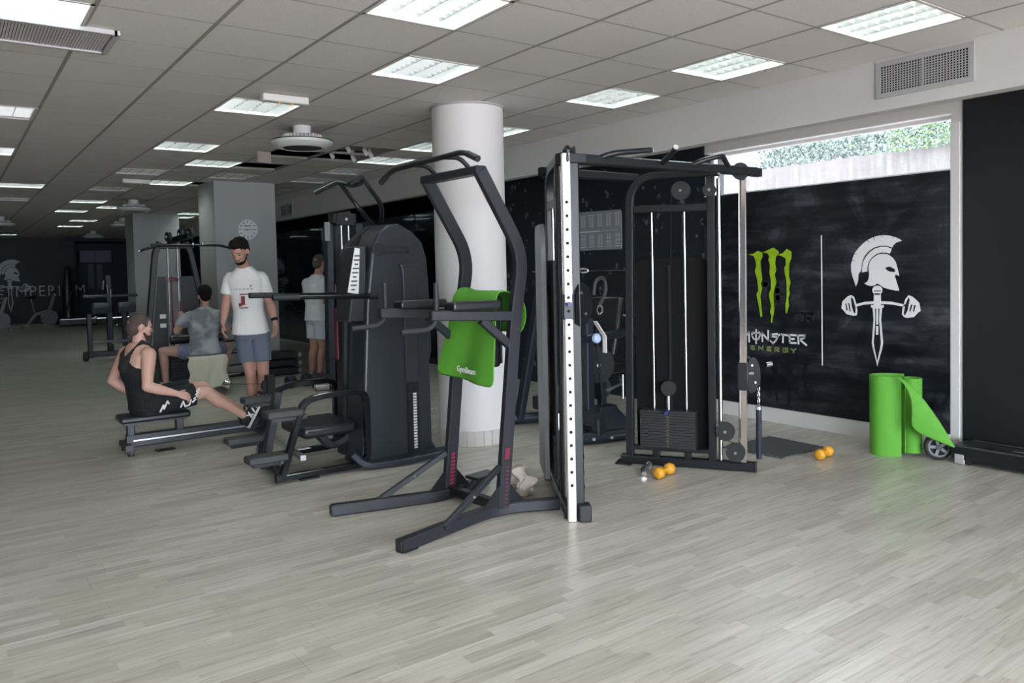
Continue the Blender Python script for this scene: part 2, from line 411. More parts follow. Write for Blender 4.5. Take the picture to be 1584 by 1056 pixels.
tv = sorted((d, q) for q in tiles for d in [tview(q)] if d)
tn = set(q for d, q in tv[:300]); trest = MB(); tmesh = {}
for q in tiles:
    if q in tn:
        key = (round(q[1]-q[0], 3), round(q[3]-q[2], 3))
        if key not in tmesh:
            tmesh[key] = tile_mb(0, key[0], 0, key[1]).mesh('ceiling_tile'); tmesh[key].materials.append(M_TILE)
        o = bpy.data.objects.new('ceiling_tile', tmesh[key]); o.location = (q[0], q[2], 0); COL.objects.link(o); o.parent = ce
    else: tile_mb(*q, mb=trest)
fin(build('ceiling_tiles', trest, M_TILE, ce, smooth=0), kind='stuff')
for i in range(i0+1, i1):
    if X0 < cx(i) < XS:
        build('grid_runner', MB().box((cx(i), (Y0+Y1)/2, H+.012), (.024, Y1-Y0, .026)), M_GRID, ce, smooth=0)
for j in range(j0+1, j1):
    if Y0 < cyy(j) < Y1:
        build('cross_tee', MB().box(((X0+XS)/2, cyy(j), H+.0128), (XS-X0, .013, .026)), M_GRID2, ce, smooth=0)
# walls
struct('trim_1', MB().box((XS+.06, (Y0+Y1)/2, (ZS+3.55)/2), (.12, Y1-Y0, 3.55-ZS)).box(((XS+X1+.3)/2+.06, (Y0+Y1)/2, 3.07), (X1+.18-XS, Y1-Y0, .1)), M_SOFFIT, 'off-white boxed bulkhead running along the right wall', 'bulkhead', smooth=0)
WY0, WY1, WZ0, WZ1 = 2.887, 5.28, 2.18, 2.614; ZW = 3.02
wr = MB()
wr.box((X1+.15, (2.80+WY0)/2, ZW/2), (.3, WY0-2.80, ZW))            # white pier beside the mural
wr.box((X1+.15, (WY0+WY1)/2, WZ0/2), (.3, WY1-WY0, WZ0))            # below the window
wr.box((X1+.15, (WY0+WY1)/2, (WZ1+ZW)/2), (.3, WY1-WY0, ZW-WZ1))
struct('wall_right', wr, M_WHITE, 'white plaster wall around the high window', 'wall', smooth=0)
struct('wall_right_black', MB().box((X1+.146, (Y0+2.80)/2, ZW/2), (.308, 2.80-Y0, ZW)), M_BLACKWALL, 'matt black wall behind the treadmill', 'wall', smooth=0)
struct('wall_right_patterned', MB().box((X1+.15, (5.28+9.3)/2, ZW/2), (.3, 9.3-5.28, ZW)), M_SPECK, 'dark wall with a faint speckled leaf print behind the cable machine', 'wall', smooth=0)
struct('wall_right_far', MB().box((X1+.15, (9.3+Y1+2)/2, ZW/2), (.3, Y1+2-9.3, ZW)), M_DARKWALL, 'dark wall behind the row of mirrors', 'wall', smooth=0)
struct('wall_back', MB().box(((X0+3.72)/2, Y1+.1, 1.9), (3.72-X0, .2, 3.8)), M_DARKWALL, 'charcoal end wall with the gym emblem and lettering', 'wall', smooth=0)
struct('wall_back_recess', MB().box((5.2, Y1+2.1, 1.9), (3.6, .2, 3.8)), mat('navy_wall', (.012, .014, .035), .6), 'dark navy wall of the recess at the far end', 'wall', smooth=0)
struct('floor_recess', MB().box((5.0, Y1+1.1, -.03), (3.2, 2.4, .04)), M_FLOOR, 'floor of the far recess', 'floor', smooth=0)
struct('wall_back_side', MB().box((3.62, Y1+1.15, 1.9), (.2, 2.1, 3.8)).box((6.75, Y1+1.1, 1.9), (.4, 2.4, 3.8)).box((5.2, Y1+1.1, 3.2), (3.6, 2.5, .8)), mat('navy_wall', (.012, .014, .035), .6), 'side walls and ceiling of the far recess', 'wall', smooth=0)
struct('wall_left', MB().box((X0-.1, (Y0+Y1)/2, 1.9), (.2, Y1-Y0, 3.8)), M_DARKWALL, 'plain dark left wall of the gym', 'wall', smooth=0)
rw = MB(); rw.box((0.14, Y0-.1, .04), (X1-X0+.3, .2, .08)).box((0.14, Y0-.1, 3.25), (X1-X0+.3, .2, .8)).box((-5.7, Y0-.1, 1.5), (.6, .2, 2.9)).box((6.1, Y0-.1, 1.5), (.6, .2, 2.9))
struct('wall_front', rw, M_WHITE, 'white front wall with a wide glazed opening behind the viewer', 'wall', smooth=0)
wf = MB()
for k in range(6): wf.box((-4.6+k*2.0, Y0-.1, 1.46), (.07, .08, 2.78))
struct('bounce_ground', MB().box((.1, Y0-6.2, -.12), (30, 12, .1)), mat('warm_bounce_surface', (.46, .36, .31), .8, var=(4, .15)), 'added unseen ground outside the front, bouncing warm light onto the ceiling', 'ground', smooth=0)  # unseen reflector, added to throw warm light on the ceiling
struct('window_2', wf, M_CHAR, 'dark mullions of the front glazing', 'window', smooth=0)
struct('baseboard_right', MB().box((X1-.008, (2.887+5.2)/2, .07), (.02, 5.2-2.887, .14)), M_WHITE, 'white skirting below the black mural', 'baseboard', bevel=.004)
struct('trim_2', MB().box((X1-.006, 2.853, 1.27), (.016, .066, 2.54)), M_WHITE, 'white upright strip between mural and black wall', 'trim', bevel=.002)
# high window
win = thing('window_1', 'long narrow high window above the black mural, overgrown bank outside', 'window', (X1+.1, 4.1, WZ0), kind='structure')
fr = MB(); yy0, yy1 = WY0, WY1
fr.box((X1+.12, (yy0+yy1)/2, WZ0+.012), (.06, yy1-yy0, .024)).box((X1+.12, (yy0+yy1)/2, WZ1-.015), (.06, yy1-yy0, .03)).box((X1+.12, yy1-.02, (WZ0+WZ1)/2), (.06, .04, WZ1-WZ0)).box((X1+.12, yy0+.012, (WZ0+WZ1)/2), (.06, .024, WZ1-WZ0))
build('window_frame', fr, M_WHITE, win, smooth=0)
build('pane', MB().box((X1+.12, (yy0+yy1)/2, (WZ0+WZ1)/2), (.006, yy1-yy0-.03, WZ1-WZ0-.03)), M_PANE, win, smooth=0)
build('window_sill', MB().box((X1+.05, (yy0+yy1)/2, WZ0+.004), (.14, yy1-yy0, .012)), M_WHITE, win, smooth=0)
# round column with a ring of skirting tiles
CC = V((3.754, 5.78, 0)); CRAD = .312
rc = struct('column_round', MB().lathe([(CRAD, .001), (CRAD, H+.02)], CC, seg=64), M_COLUMN, 'round white column behind the pull-up tower', 'column', org=CC)
build('top_collar', MB().lathe([(CRAD+.001, H-.022), (CRAD+.012, H-.02), (CRAD+.012, H-.002), (CRAD+.001, H-.001)], CC, seg=64, ring=True), M_GRID2, rc)
NT_ = 28
for k in range(NT_):
    a = 2*PI*k/NT_; d = V((math.cos(a), math.sin(a), 0)); da = PI/NT_*.93; mb = MB(); pr_ = []
    for t_ in (-da, 0, da):
        pr_.append((CRAD, a+t_))
    vs = [CC+V((rr*math.cos(q), rr*math.sin(q), z)) for z in (.002, .132) for rr, q in ((CRAD-.004, a-da), (CRAD+.012, a-da), (CRAD+.012, a+da), (CRAD-.004, a+da))]
    mb.add(vs, [(3, 2, 1, 0), (4, 5, 6, 7), (0, 1, 5, 4), (1, 2, 6, 5), (2, 3, 7, 6), (3, 0, 4, 7)])
    build('skirting_tile', mb, mat('skirting_tile', (.60, .56, .53), .4), rc, smooth=0)
for nm, (a, b, c, d), lb in (('column_square', (3.30, 4.22, 12.05, 12.95), 'grey square column carrying the wall clock'), ('column_square', (3.42, 4.38, 18.9, 19.8), 'farther grey square column behind the pulldown machine')):
    struct(nm, MB().box(((a+b)/2, (c+d)/2, H/2+.01), (b-a, d-c, H+.02)), M_GREYCOL, lb, 'column', smooth=0)
# ================================================================== machines
RX = lambda a: Matrix.Rotation(a, 3, 'X')
def frame_of(x):
    x = V(x).normalized(); up = V((0, 0, 1)); y = up.cross(x)
    y = y.normalized() if y.length > .01 else V((0, 1, 0)); z = x.cross(y); return Matrix((x, y, z)).transposed()
def rbox(mb, c, d, xdir): return mb.box(c, d, R=frame_of(xdir))
def text(body, size, ax, nz, start, m, parent, name, off=.0012, ext=.0006, spacing=1.0, sx=1.0):
    ft = bpy.data.curves.new('t', 'FONT'); ft.body = body; ft.size = size; ft.extrude = ext; ft.offset = off; ft.space_character = spacing; ft.resolution_u = 3
    to = bpy.data.objects.new('t', ft); COL.objects.link(to); dg = bpy.context.evaluated_depsgraph_get(); me = bpy.data.meshes.new_from_object(to.evaluated_get(dg)); bpy.data.objects.remove(to)
    me.materials.clear()
    ax = V(ax).normalized(); nz = V(nz).normalized(); ay = nz.cross(ax); R = Matrix((ax, ay, nz)).transposed().to_4x4()
    me.transform(Matrix.Translation(V(start)-ORG[parent]) @ R @ Matrix.Diagonal((sx, 1, 1, 1))); return build(name, me, m, parent, smooth=0)
# ---- pull-up and dip tower
def power_tower():
    O = V((2.665, 4.13, 0)); T = thing('pull_up_tower', 'charcoal steel pull-up and dip tower with bent uprights and a green mat over it', 'exercise tower', O)
    ups = [(0, 0), (.02, .35), (.075, .77), (.12, 1.16), (.165, 1.42), (.19, 1.57), (.155, 1.69), (.02, 1.90), (-.105, 2.09)]
    NX = {-1: 2.69, 1: 2.64}; YC = {-1: 3.86, 1: 4.40}
    for s in (-1, 1):
        pts = fil([(NX[s]+ups[0][0], YC[s], .0+.05), (NX[s]+.125, YC[s], 1.2), (NX[s]+.195, YC[s], 1.585), (NX[s]-.105, YC[s], 2.085)], .14)
        build('upright', MB().rect(pts, .05, .08, up=(1, 0, 0)), M_TOWER, T)
        # base leg, splayed out to the front, short one to the rear
        front = (1.905, 3.70, .037) if s < 0 else (1.875, 4.535, .037)
        knee = (NX[s]-.01, YC[s], .037); back = (3.04, 3.745, .037) if s < 0 else (3.0, 4.50, .037)
        leg = build('base_leg', MB().rect(fil([front, (knee[0]-.08, knee[1]-.03*(-s)*-1, .037), (knee[0]+.1, knee[1]+.0, .042), back], .12), .062, .07), M_TOWER, T)
        d = (V(knee)-V(front)).normalized()
        build('end_cap', rbox(MB(), V(front)-d*.002, (.012, .05, .056), d), M_RUBBER, leg, bevel=.004)
        build('foot_pad', rbox(MB(), V(front)+d*.06-V((0, 0, .034)), (.09, .064, .007), d), M_RUBBER, leg)
        # diagonal brace
        a = V(front)+(V(knee)-V(front))*.40+V((0, .006*s, .018)); b = V((NX[s]-.015, YC[s], .30))
        br = build('brace', MB().rect(fil([a-V((.0, 0, .0)), b], .1), .034, .034), M_TOWER, T)
        build('bolt', MB().cyl((a+b)/2+V((0, -.016, 0)), (a+b)/2+V((0, -.024, 0)), .008, 8), M_STEEL, br)
        # gusset plates
        for q in (-1, 1):
            g = [(NX[s]+q*.035, YC[s]-.02, .07), (NX[s]+q*.15, YC[s]-.02, .072), (NX[s]+q*.035+.01, YC[s]-.02, .20)]
            build('gusset', MB().prism(g, (0, .008, 0)), M_BLACK, T, smooth=0)
        # red lettering on the outer face of the upright
        ax = V((.075, 0, .96)).normalized(); mk = MB(); st0 = V((NX[s]+.012, YC[s]-.0256, .06 if s < 0 else .10))
        for k in range(11 if s < 0 else 9):                # worn red letters, no longer readable
            c = st0+ax*(.024*k); mk.box(c, (.030 if s > 0 else .018, .001, .014 if s > 0 else .005), R=Matrix.Rotation(-.08, 3, 'Y'))
        build('worn_lettering', mk, M_REDT, T, smooth=0)
        if s < 0: text('900', .046, ax, V((0, -1, 0)), V((NX[s]+.045, YC[s]-.0262, .345)), M_REDT, T, 'lettering')
        # dip arm with pad and grips
        x0, x1 = NX[s]+.12, NX[s]-.46; z0, z1 = 1.213, 1.245
        arm = build('dip_arm', MB().rect([(x0, YC[s], z0), (x1, YC[s], z1)], .045, .06), M_TOWER, T)
        build('end_cap', MB().box((x1-.002, YC[s], z1), (.01, .038, .05)), M_RUBBER, arm)
        build('arm_brace', MB().rect([(NX[s]+.09, YC[s], 1.03), (NX[s]-.12, YC[s], 1.20)], .04, .05), M_TOWER, T)
        pd = build('elbow_pad', MB().box((NX[s]-.17, YC[s]+.01, 1.288), (.34, .12, .055)), M_PAD, T, bevel=.016, seg=3)
        gx = NX[s]-.425
        build('grip', MB().tube(fil([(gx, YC[s]+.035*s*0, 1.43), (gx, YC[s], 1.215), (gx-.05, YC[s], 1.165), (gx-.23, YC[s], 1.160)], .06), .0155, 12), M_RUBBER, T)
    build('back_plate', MB().box((2.80, 4.13, 1.12), (.02, .30, .42)), M_BLACK, T, bevel=.01)
    build('back_pad', MB().box((2.765, 4.13, 1.12), (.06, .30, .46)), M_PAD, T, bevel=.02, seg=3)
    build('back_rail', MB().rect([(2.83, 3.86, 1.20), (2.80, 4.40, 1.20)], .04, .05), M_TOWER, T)
    build('cross_bar', MB().rect([(2.69, 3.87, .055), (2.645, 4.39, .055)], .06, .06), M_BLACK, T)
    st = build('step_plate', MB().box((2.79, 4.22, .16), (.20, .12, .02), rz=.2), M_BLACK, T, bevel=.004)
    build('step_bracket', MB().rect([(2.70, 4.25, .07), (2.76, 4.23, .155)], .03, .03), M_BLACK, T)
    build('top_beam', MB().rect([(2.585, 3.845, 2.088), (2.535, 4.415, 2.082)], .08, .05), M_TOWER, T)
    bar = fil([(2.42, 3.63, 2.115), (2.41, 3.76, 2.17), (2.335, 4.48, 2.145), (2.31, 4.60, 2.075)], .06)
    pb = build('pull_up_bar', MB().tube(bar, .0165, 14), M_BLACK, T)
    build('grip_sleeve', MB().tube([(2.4205, 3.628, 2.114), (2.4135, 3.72, 2.153)], .0195, 12), M_RUBBER, pb)
    build('grip_sleeve', MB().tube([(2.3105, 4.602, 2.074), (2.3235, 4.54, 2.11)], .0195, 12), M_RUBBER, pb)
    for yy in (3.94, 4.33):
        xb = 2.41-(yy-3.76)*.104; build('bar_support', MB().tube(fil([(2.57, yy, 2.10), (2.50, yy, 2.165), (xb, yy, 2.16)], .06), .014, 12), M_BLACK, T)
    return T
power_tower()
# green exercise mat draped over the tower's back pad
def draped_mat():
    # cross-section (x, z) going front hem -> over the pad -> behind, swept across y with some sway
    sec = [(2.665, .775), (2.672, .88), (2.685, 1.0), (2.70, 1.12), (2.70, 1.24), (2.705, 1.325), (2.735, 1.362), (2.79, 1.362), (2.84, 1.345), (2.905, 1.32), (2.94, 1.25), (2.935, 1.16), (2.89, 1.10)]
    mb = MB(); ny = 22; top = []; th = .009; n = len(sec)
    rows = []
    for k in range(ny+1):
        t = k/ny; ring = []
        for q, (x, z) in enumerate(sec):
            hang = max(0, (1.3-z)/.53) if q < 6 else 0
            yw = 3.885+t*(.50+.14*hang) - .02*hang if q < 6 else 3.905+t*.45
            xx = x+.016*math.sin(t*9+z*3)*(hang) - .03*hang*abs(t-.5)
            zz = z
            if q < 6: zz += .035*hang*(t) + (.03*hang*max(0, (abs(t-.5)-.42)/.08)**2) 
            if q >= 5 and t > .78: zz += .02*(t-.78)/.22
            ring.append(V((xx, yw, zz)))
        rows.append(ring)
    vs = []
    for side in (0, 1):
        for ring in rows:
            for q, p in enumerate(ring):
                a = ring[max(0, q-1)]; b = ring[min(n-1, q+1)]; t_ = (b-a); nn = V((-t_.z, 0, t_.x)).normalized()
                vs.append(p + nn*(th if side else 0))
    W_ = n; N_ = (ny+1)*n; fs = []
    for k in range(ny):
        for q in range(n-1):
            a = k*W_+q; fs.append((a, a+1, a+W_+1, a+W_)); fs.append((N_+a, N_+a+W_, N_+a+W_+1, N_+a+1))
    edge = [k*W_ for k in range(ny+1)] + [ny*W_+q for q in range(1, n)] + [k*W_+n-1 for k in range(ny-1, -1, -1)] + [q for q in range(n-2, 0, -1)]
    for a, b in zip(edge, edge[1:]+edge[:1]): fs.append((a, b, N_+b, N_+a))
    mb.add(vs, fs)
    T = thing('exercise_mat', 'bright green foam mat draped over the pull-up tower back pad', 'exercise mat', (2.72, 4.15, .77), group='green exercise mats')
    o = build('mat_sheet', mb, M_GREEN, T, smooth=60); ss = o.modifiers.new('sub', 'SUBSURF'); ss.levels = 1; ss.render_levels = 1
    text('GymBeam', .052, V((0, -1, -.03)), V((-1, 0, 0)), V((2.636, 4.255, .855)), M_PRINTW, T, 'lettering')
draped_mat()
# ---- cable crossover with two weight-stack columns
def functional_trainer():
    T = thing('cable_machine', 'black dual cable machine with two weight stacks and pale perforated posts', 'cable machine', (3.81, 3.9, 0))
    for s in (-1, 1):                                    # -1 left column, 1 right column
        F = V((3.81+s*.86, 3.51, 0)); D = V((-s*.54, .8415, 0)); N = V((s*.8415, .54, 0))      # N points outwards
        P = lambda u, n, z: F+D*u+N*n+V((0, 0, z))
        # base
        bb = build('base_beam', MB().rect([P(-.01 if s > 0 else .05, 0, .036), P(.97, 0, .036)], .075, .062), M_BLACK, T)
        build('end_cap', rbox(MB(), P(-.012 if s > 0 else .048, 0, .036), (.012, .082, .07), D), M_RUBBER, bb, bevel=.006)
        build('foot_plate', rbox(MB(), P(.95, 0, .006), (.12, .14, .012), D), M_BLACK, bb, bevel=.003)
        build('lower_rail', MB().rect([P(.30, 0, .128), P(.90, 0, .128)], .06, .028), M_BLACK, T)
        # bent rear upright running over the top
        build('upright', MB().rect(fil([P(.905, 0, .06), P(.875, 0, 2.165), P(.22, 0, 2.165)], .2, 8), .055, .062, up=N), M_BLACK, T)
        build('upright', MB().rect([P(.292, 0, .06), P(.282, 0, 2.14)], .055, .06, up=N), M_BLACK, T)
        build('cross_rail', MB().rect([P(.86, 0, 1.925), P(.30, 0, 1.915)], .05, .055), M_BLACK, T)
        for u in (.47, .705): 
            build('tie', MB().rect([P(u, 0, .065), P(u, 0, .125)], .05, .05, up=N), M_BLACK, T)
        # back cover
        zt = 1.79 if s < 0 else 1.55; cov = M_GREYCOVER if s < 0 else M_CHAR
        w0, w1 = (.50, .93) if s < 0 else (.315, .86); no = .075 if s < 0 else .06
        prof = fil([P(w0, no, .12), P(w0, no, zt-.02 if s > 0 else zt-.10), P(w0+.06, no, zt), P(w1-.03, no, zt), P(w1, no, zt-.06), P(w1, no, .12)], .05, 3)
        build('back_cover', MB().prism(prof, N*(.02 if s > 0 else .03)), mat('dark_back_cover', (.008, .0075, .0075), .7, spec=.15) if s > 0 else cov, T, smooth=30)
        if s < 0:
            build('inner_cover', MB().prism([P(.36, .03, .12), P(.86, .03, .12), P(.86, .03, 1.55), P(.36, .03, 1.55)], N*.012), M_CHAR, T, smooth=0)
        else:
            build('centre_seam', MB().box(P(.60, .055, .9), (.02, .012, 1.2), R=frame_of(D)), M_BLACK, T)
        # guide rods, stack
        for u in (.475, .715):
            build('guide_rod', MB().cyl(P(u, 0, .14), P(u, 0, 1.90), .0092, 12), M_CHROME, T)
        np_ = 14
        for k in range(np_):
            z = .153+k*.0200
            build('weight_plate', rbox(MB(), P(.61, 0, z), (.41, .11, .0178), D), M_RUBBER, T, smooth=0)
        build('selector_stem', MB().cyl(P(.61, 0, .14), P(.61, 0, .56), .012, 10), M_STEEL, T)
        build('stack_pulley', MB().lathe([(.006, -.02), (.056, -.02), (.056, -.012), (.046, 0), (.056, .012), (.056, .02), (.006, .02)], P(.605, -.01, .585), N, 24), M_RUBBER, T)
        build('selector_pin', MB().cyl(P(.61, -.06, .415), P(.61, -.105, .415), .014, 10), mat('blue_knob', (.03, .04, .22), .4), T)
        tape = MB()
        for k in range(12): tape.add([P(.60, -.0565, .155+k*.0200), P(.618, -.0565, .155+k*.0200), P(.618, -.0565, .163+k*.0200), P(.60, -.0565, .163+k*.0200)], [(0, 1, 2, 3)])
        build('number_strip', tape, mat('dull_gold', (.16, .12, .05), .5), T, smooth=0)
        # pulleys
        def pulley(u, n, z, r, nm='pulley'):
            p = build(nm, MB().lathe([(.005, -.02), (r, -.02), (r, -.013), (r*.86, -.003), (r*.86, .003), (r, .013), (r, .02), (.005, .02)], P(u, n, z), N, 28), M_RUBBER, T)
            build('axle_bolt', MB().cyl(P(u, n-.021, z), P(u, n-.03, z), .011, 10), M_STEEL, p)
        pulley(.495, -.012, 2.045, .068); pulley(.285, -.05, 2.035, .046); pulley(.196, -.03, .288, .067); pulley(.125, -.03, .139, .067)
        pulley(.07, -.045, 2.155, .06)
        # slim chrome rod in front of the inner upright and the perforated adjustment post
        build('front_rod', MB().cyl(P(.232, 0, .07), P(.227, 0, 2.12), .016, 14), M_CHROME, T)
        pm = M_POST if s < 0 else M_CHROMEP
        pu = .0 if s < 0 else .07
        post = build('adjustment_post', MB().rect([P(pu, 0, .066 if s > 0 else .004), P(pu-.01, 0, 2.16)], .05, .05, up=N), pm, T)
        for k in range(22 if s < 0 else 0):
            z = .22+k*.079; fc = V((.0, -1, 0)); fq = -D
            build('peg_hole', MB().cyl(P(pu-.0262-.01*(z/2.2), 0, z), P(pu-.02, 0, z), 0.0098, 10), M_HOLE, post)
            build('peg_hole', MB().cyl(P(pu-.005*(z/2.2), -.0262, z), P(pu, -.02, z), 0.0098, 10), M_HOLE, post)
        build('post_backing', MB().rect([P(pu+.045, -.05, .05), P(pu+.035, -.05, 2.12)], .045, .06, up=N), M_BLACK, T) if s < 0 else None
        if s < 0:
            build('side_foot', MB().box((3.015, 3.475, .05), (.075, .09, .10), rz=-.55), M_BLACK, T, bevel=.008)
            build('top_block', rbox(MB(), (3.005, 3.50, 2.135), (.14, .07, .055), (.9, -.1, 0)), M_CHAR, T, bevel=.008)
            build('top_knob', MB().lathe([(.005, 0), (.025, .002), (.028, .02), (.012, .045), (.004, .05)], (2.975, 3.52, 2.165), (0, 0, 1), 14), M_BLACK, T)
            # stored chain and strap hanging by the foot
            ch = MB()
            for k in range(9):
                c = V((3.03+.004*math.sin(k*2), 3.505, .40-k*.03)); a = V((1, 0, 0)) if k % 2 else V((0, 1, 0))
                ch.tube([c+a*.012*math.cos(q*PI/4)+V((0, 0, .022*math.sin(q*PI/4))) for q in range(8)], .004, 6, closed=True, up=a.cross(V((0, 0, 1))))
            build('chain', ch, M_BLACKG, T)
        # carriage on the post
        zc = 1.27 if s < 0 else .69
        car = build('carriage', rbox(MB(), P(pu, 0, zc), (.062 if s < 0 else .075, .062 if s < 0 else .075, .15 if s < 0 else .20), D), M_CHAR if s < 0 else M_BLACK, T, bevel=.006)
        build('pull_pin', MB().cyl(P(pu-.036, 0, zc+.02), P(pu-.075, 0, zc+.02), .013, 12), mat('blue_knob', (.03, .04, .22), .4) if s < 0 else M_STEEL, car)
        inn = -N                                           # pulley plate swings inwards / forwards
        pd = (V((1, .15, 0)) if s < 0 else V((.93, -.36, 0))).normalized()
        base = P(pu, 0, zc); up = V((0, 0, 1)); face = pd.cross(up).normalized()
        shape = [(.03, -.10), (.03, .09), (.06, .13), (.11, .14), (.16, .11), (.19, .05), (.195, -.02), (.17, -.07), (.13, -.11), (.07, -.12)]
        for q in (-1, 1):
            pl = build('pulley_plate', MB().prism([base+pd*(a*(.95 if s < 0 else .62))+up*b+face*(.028*q) for a, b in shape], face*(.006*q)), M_BLACKG, T, smooth=30)
            for a, b in ((.08, .08), (.12, -.045)):
                build('plate_bolt', MB().cyl(base+pd*(a*(.95 if s < 0 else .62))+up*b+face*(.034*q), base+pd*(a*(.95 if s < 0 else .62))+up*b+face*(.042*q), .009, 10), M_STEEL, pl)
        kk = .95 if s < 0 else .62
        build('swivel_wheel', MB().lathe([(.005, -.02), (.075*kk, -.02), (.066*kk, 0), (.075*kk, .02), (.005, .02)], base+pd*.115*kk+up*.03, face, 24), M_RUBBER, T)
        build('cable', MB().tube([P(.563, -.012, 2.04), P(.60, -.01, .64)], .003, 6).tube([P(.13, -.03, .205), P(.19, -.03, .225)], .003, 6).tube([P(.07, -.04, 2.1), P(.10, -.03, .21)], .003, 6), M_BLACK, T)
        if s > 0:
            k0 = base+pd*.205*kk+up*.0; lk = MB()
            tip = base+pd*.20*kk+V((0, 0, -.10))
            for q in range(6):
                c = tip-V((0, 0, .022*q)); a = V((1, 0, 0)) if q % 2 else V((0, 1, 0))
                lk.tube([c+a*.009*math.cos(e*PI/4)+V((0, 0, .018*math.sin(e*PI/4))) for e in range(8)], .0035, 6, closed=True, up=a.cross(V((0, 0, 1))))
            build('chain', lk, M_CHROME, T)
            build('cable_stop', MB().cyl(tip+V((0, 0, .09)), tip+V((0, 0, .03)), .016, 12), M_BLACK, T)
            g = tip-V((0, 0, .15))
            hd = build('strap_handle', MB().cyl(g, g-V((0, 0, .36)), .020, 14), mat('navy_grip', (.012, .014, .03), .6), T)
            build('handle_ring', MB().cyl(g+V((0, 0, .02)), g, .022, 14), M_STEEL, hd)
            build('pop_pin', MB().cyl(base+pd*.155+up*.08+face*.05, base+pd*.20+up*.085+face*.05, .017, 12), M_CHROME, T)
        else:
            rg = MB(); rg2 = MB()
            c = base+pd*.135+V((0, 0, .21)); rg.tube([c+V((.03*math.cos(e*PI/6), -.02*math.cos(e*PI/6), .012*math.sin(e*PI/6))) for e in range(12)], .005, 6, closed=True, up=(0, 0, 1))
            c2 = base+pd*.27+V((0, -.02, -.03)); rg2.tube([c2+V((.022*math.cos(e*PI/6), 0, .028*math.sin(e*PI/6))) for e in range(12)], .005, 6, closed=True, up=(0, 1, 0))
            build('carabiner', rg, M_CHROME, T); build('carabiner', rg2, M_CHROME, T)
            build('hanging_handle', MB().tube(fil([base+pd*.235+V((0, 0, .06)), base+pd*.25+V((0, 0, .15)), base+pd*.34+V((0, 0, .17)), base+pd*.36+V((0, 0, .08)), base+pd*.28+V((0, 0, -.02))], .05), .012, 10), M_RUBBER, T)
            build('peg_strip', MB().rect(fil([base+pd*.245+V((0, 0, -.10)), base+pd*.335+V((0, 0, -.20)), base+pd*.335+V((0, 0, -.30))], .01), .03, .006, up=pd), M_POST, T)
            build('pull_knob', MB().lathe([(.004, 0), (.028, 0), (.03, .01), (.02, .02), (.004, .022)], base+pd*.22+V((0, -.03, -.20)), (-.3, -1, .1), 18), mat('pale_blue_knob', (.28, .36, .55), .4), T)
    # top beam and pull-up grips
    build('top_beam', MB().rect([(2.93, 3.54, 2.14), (4.72, 3.52, 2.155)], .075, .058), M_BLACK, T)
    build('top_beam', MB().rect([(3.35, 4.25, 2.165), (4.27, 4.25, 2.165)], .06, .06), M_BLACK, T)
    for pts in ([(3.20, 3.55, 2.145), (3.30, 3.47, 2.185), (3.57, 3.42, 2.215)], [(3.76, 3.52, 2.15), (3.70, 3.36, 2.20), (3.68, 3.32, 2.225)], [(4.02, 3.53, 2.15), (4.08, 3.46, 2.185), (4.22, 3.40, 2.225), (4.44, 3.52, 2.165)]):
        g = build('pull_up_grip', MB().tube(fil(pts, .05), .018, 14), M_BLACK, T)
        e = V(pts[-1]); d = (e-V(pts[-2])).normalized()
        if len(pts) == 3: build('grip_cap', MB().cyl(e, e+d*.006, .017, 14), M_POST, g)
    build('end_bracket', MB().box((4.735, 3.515, 2.15), (.075, .05, .06)), M_BLACK, T, bevel=.004)
functional_trainer()
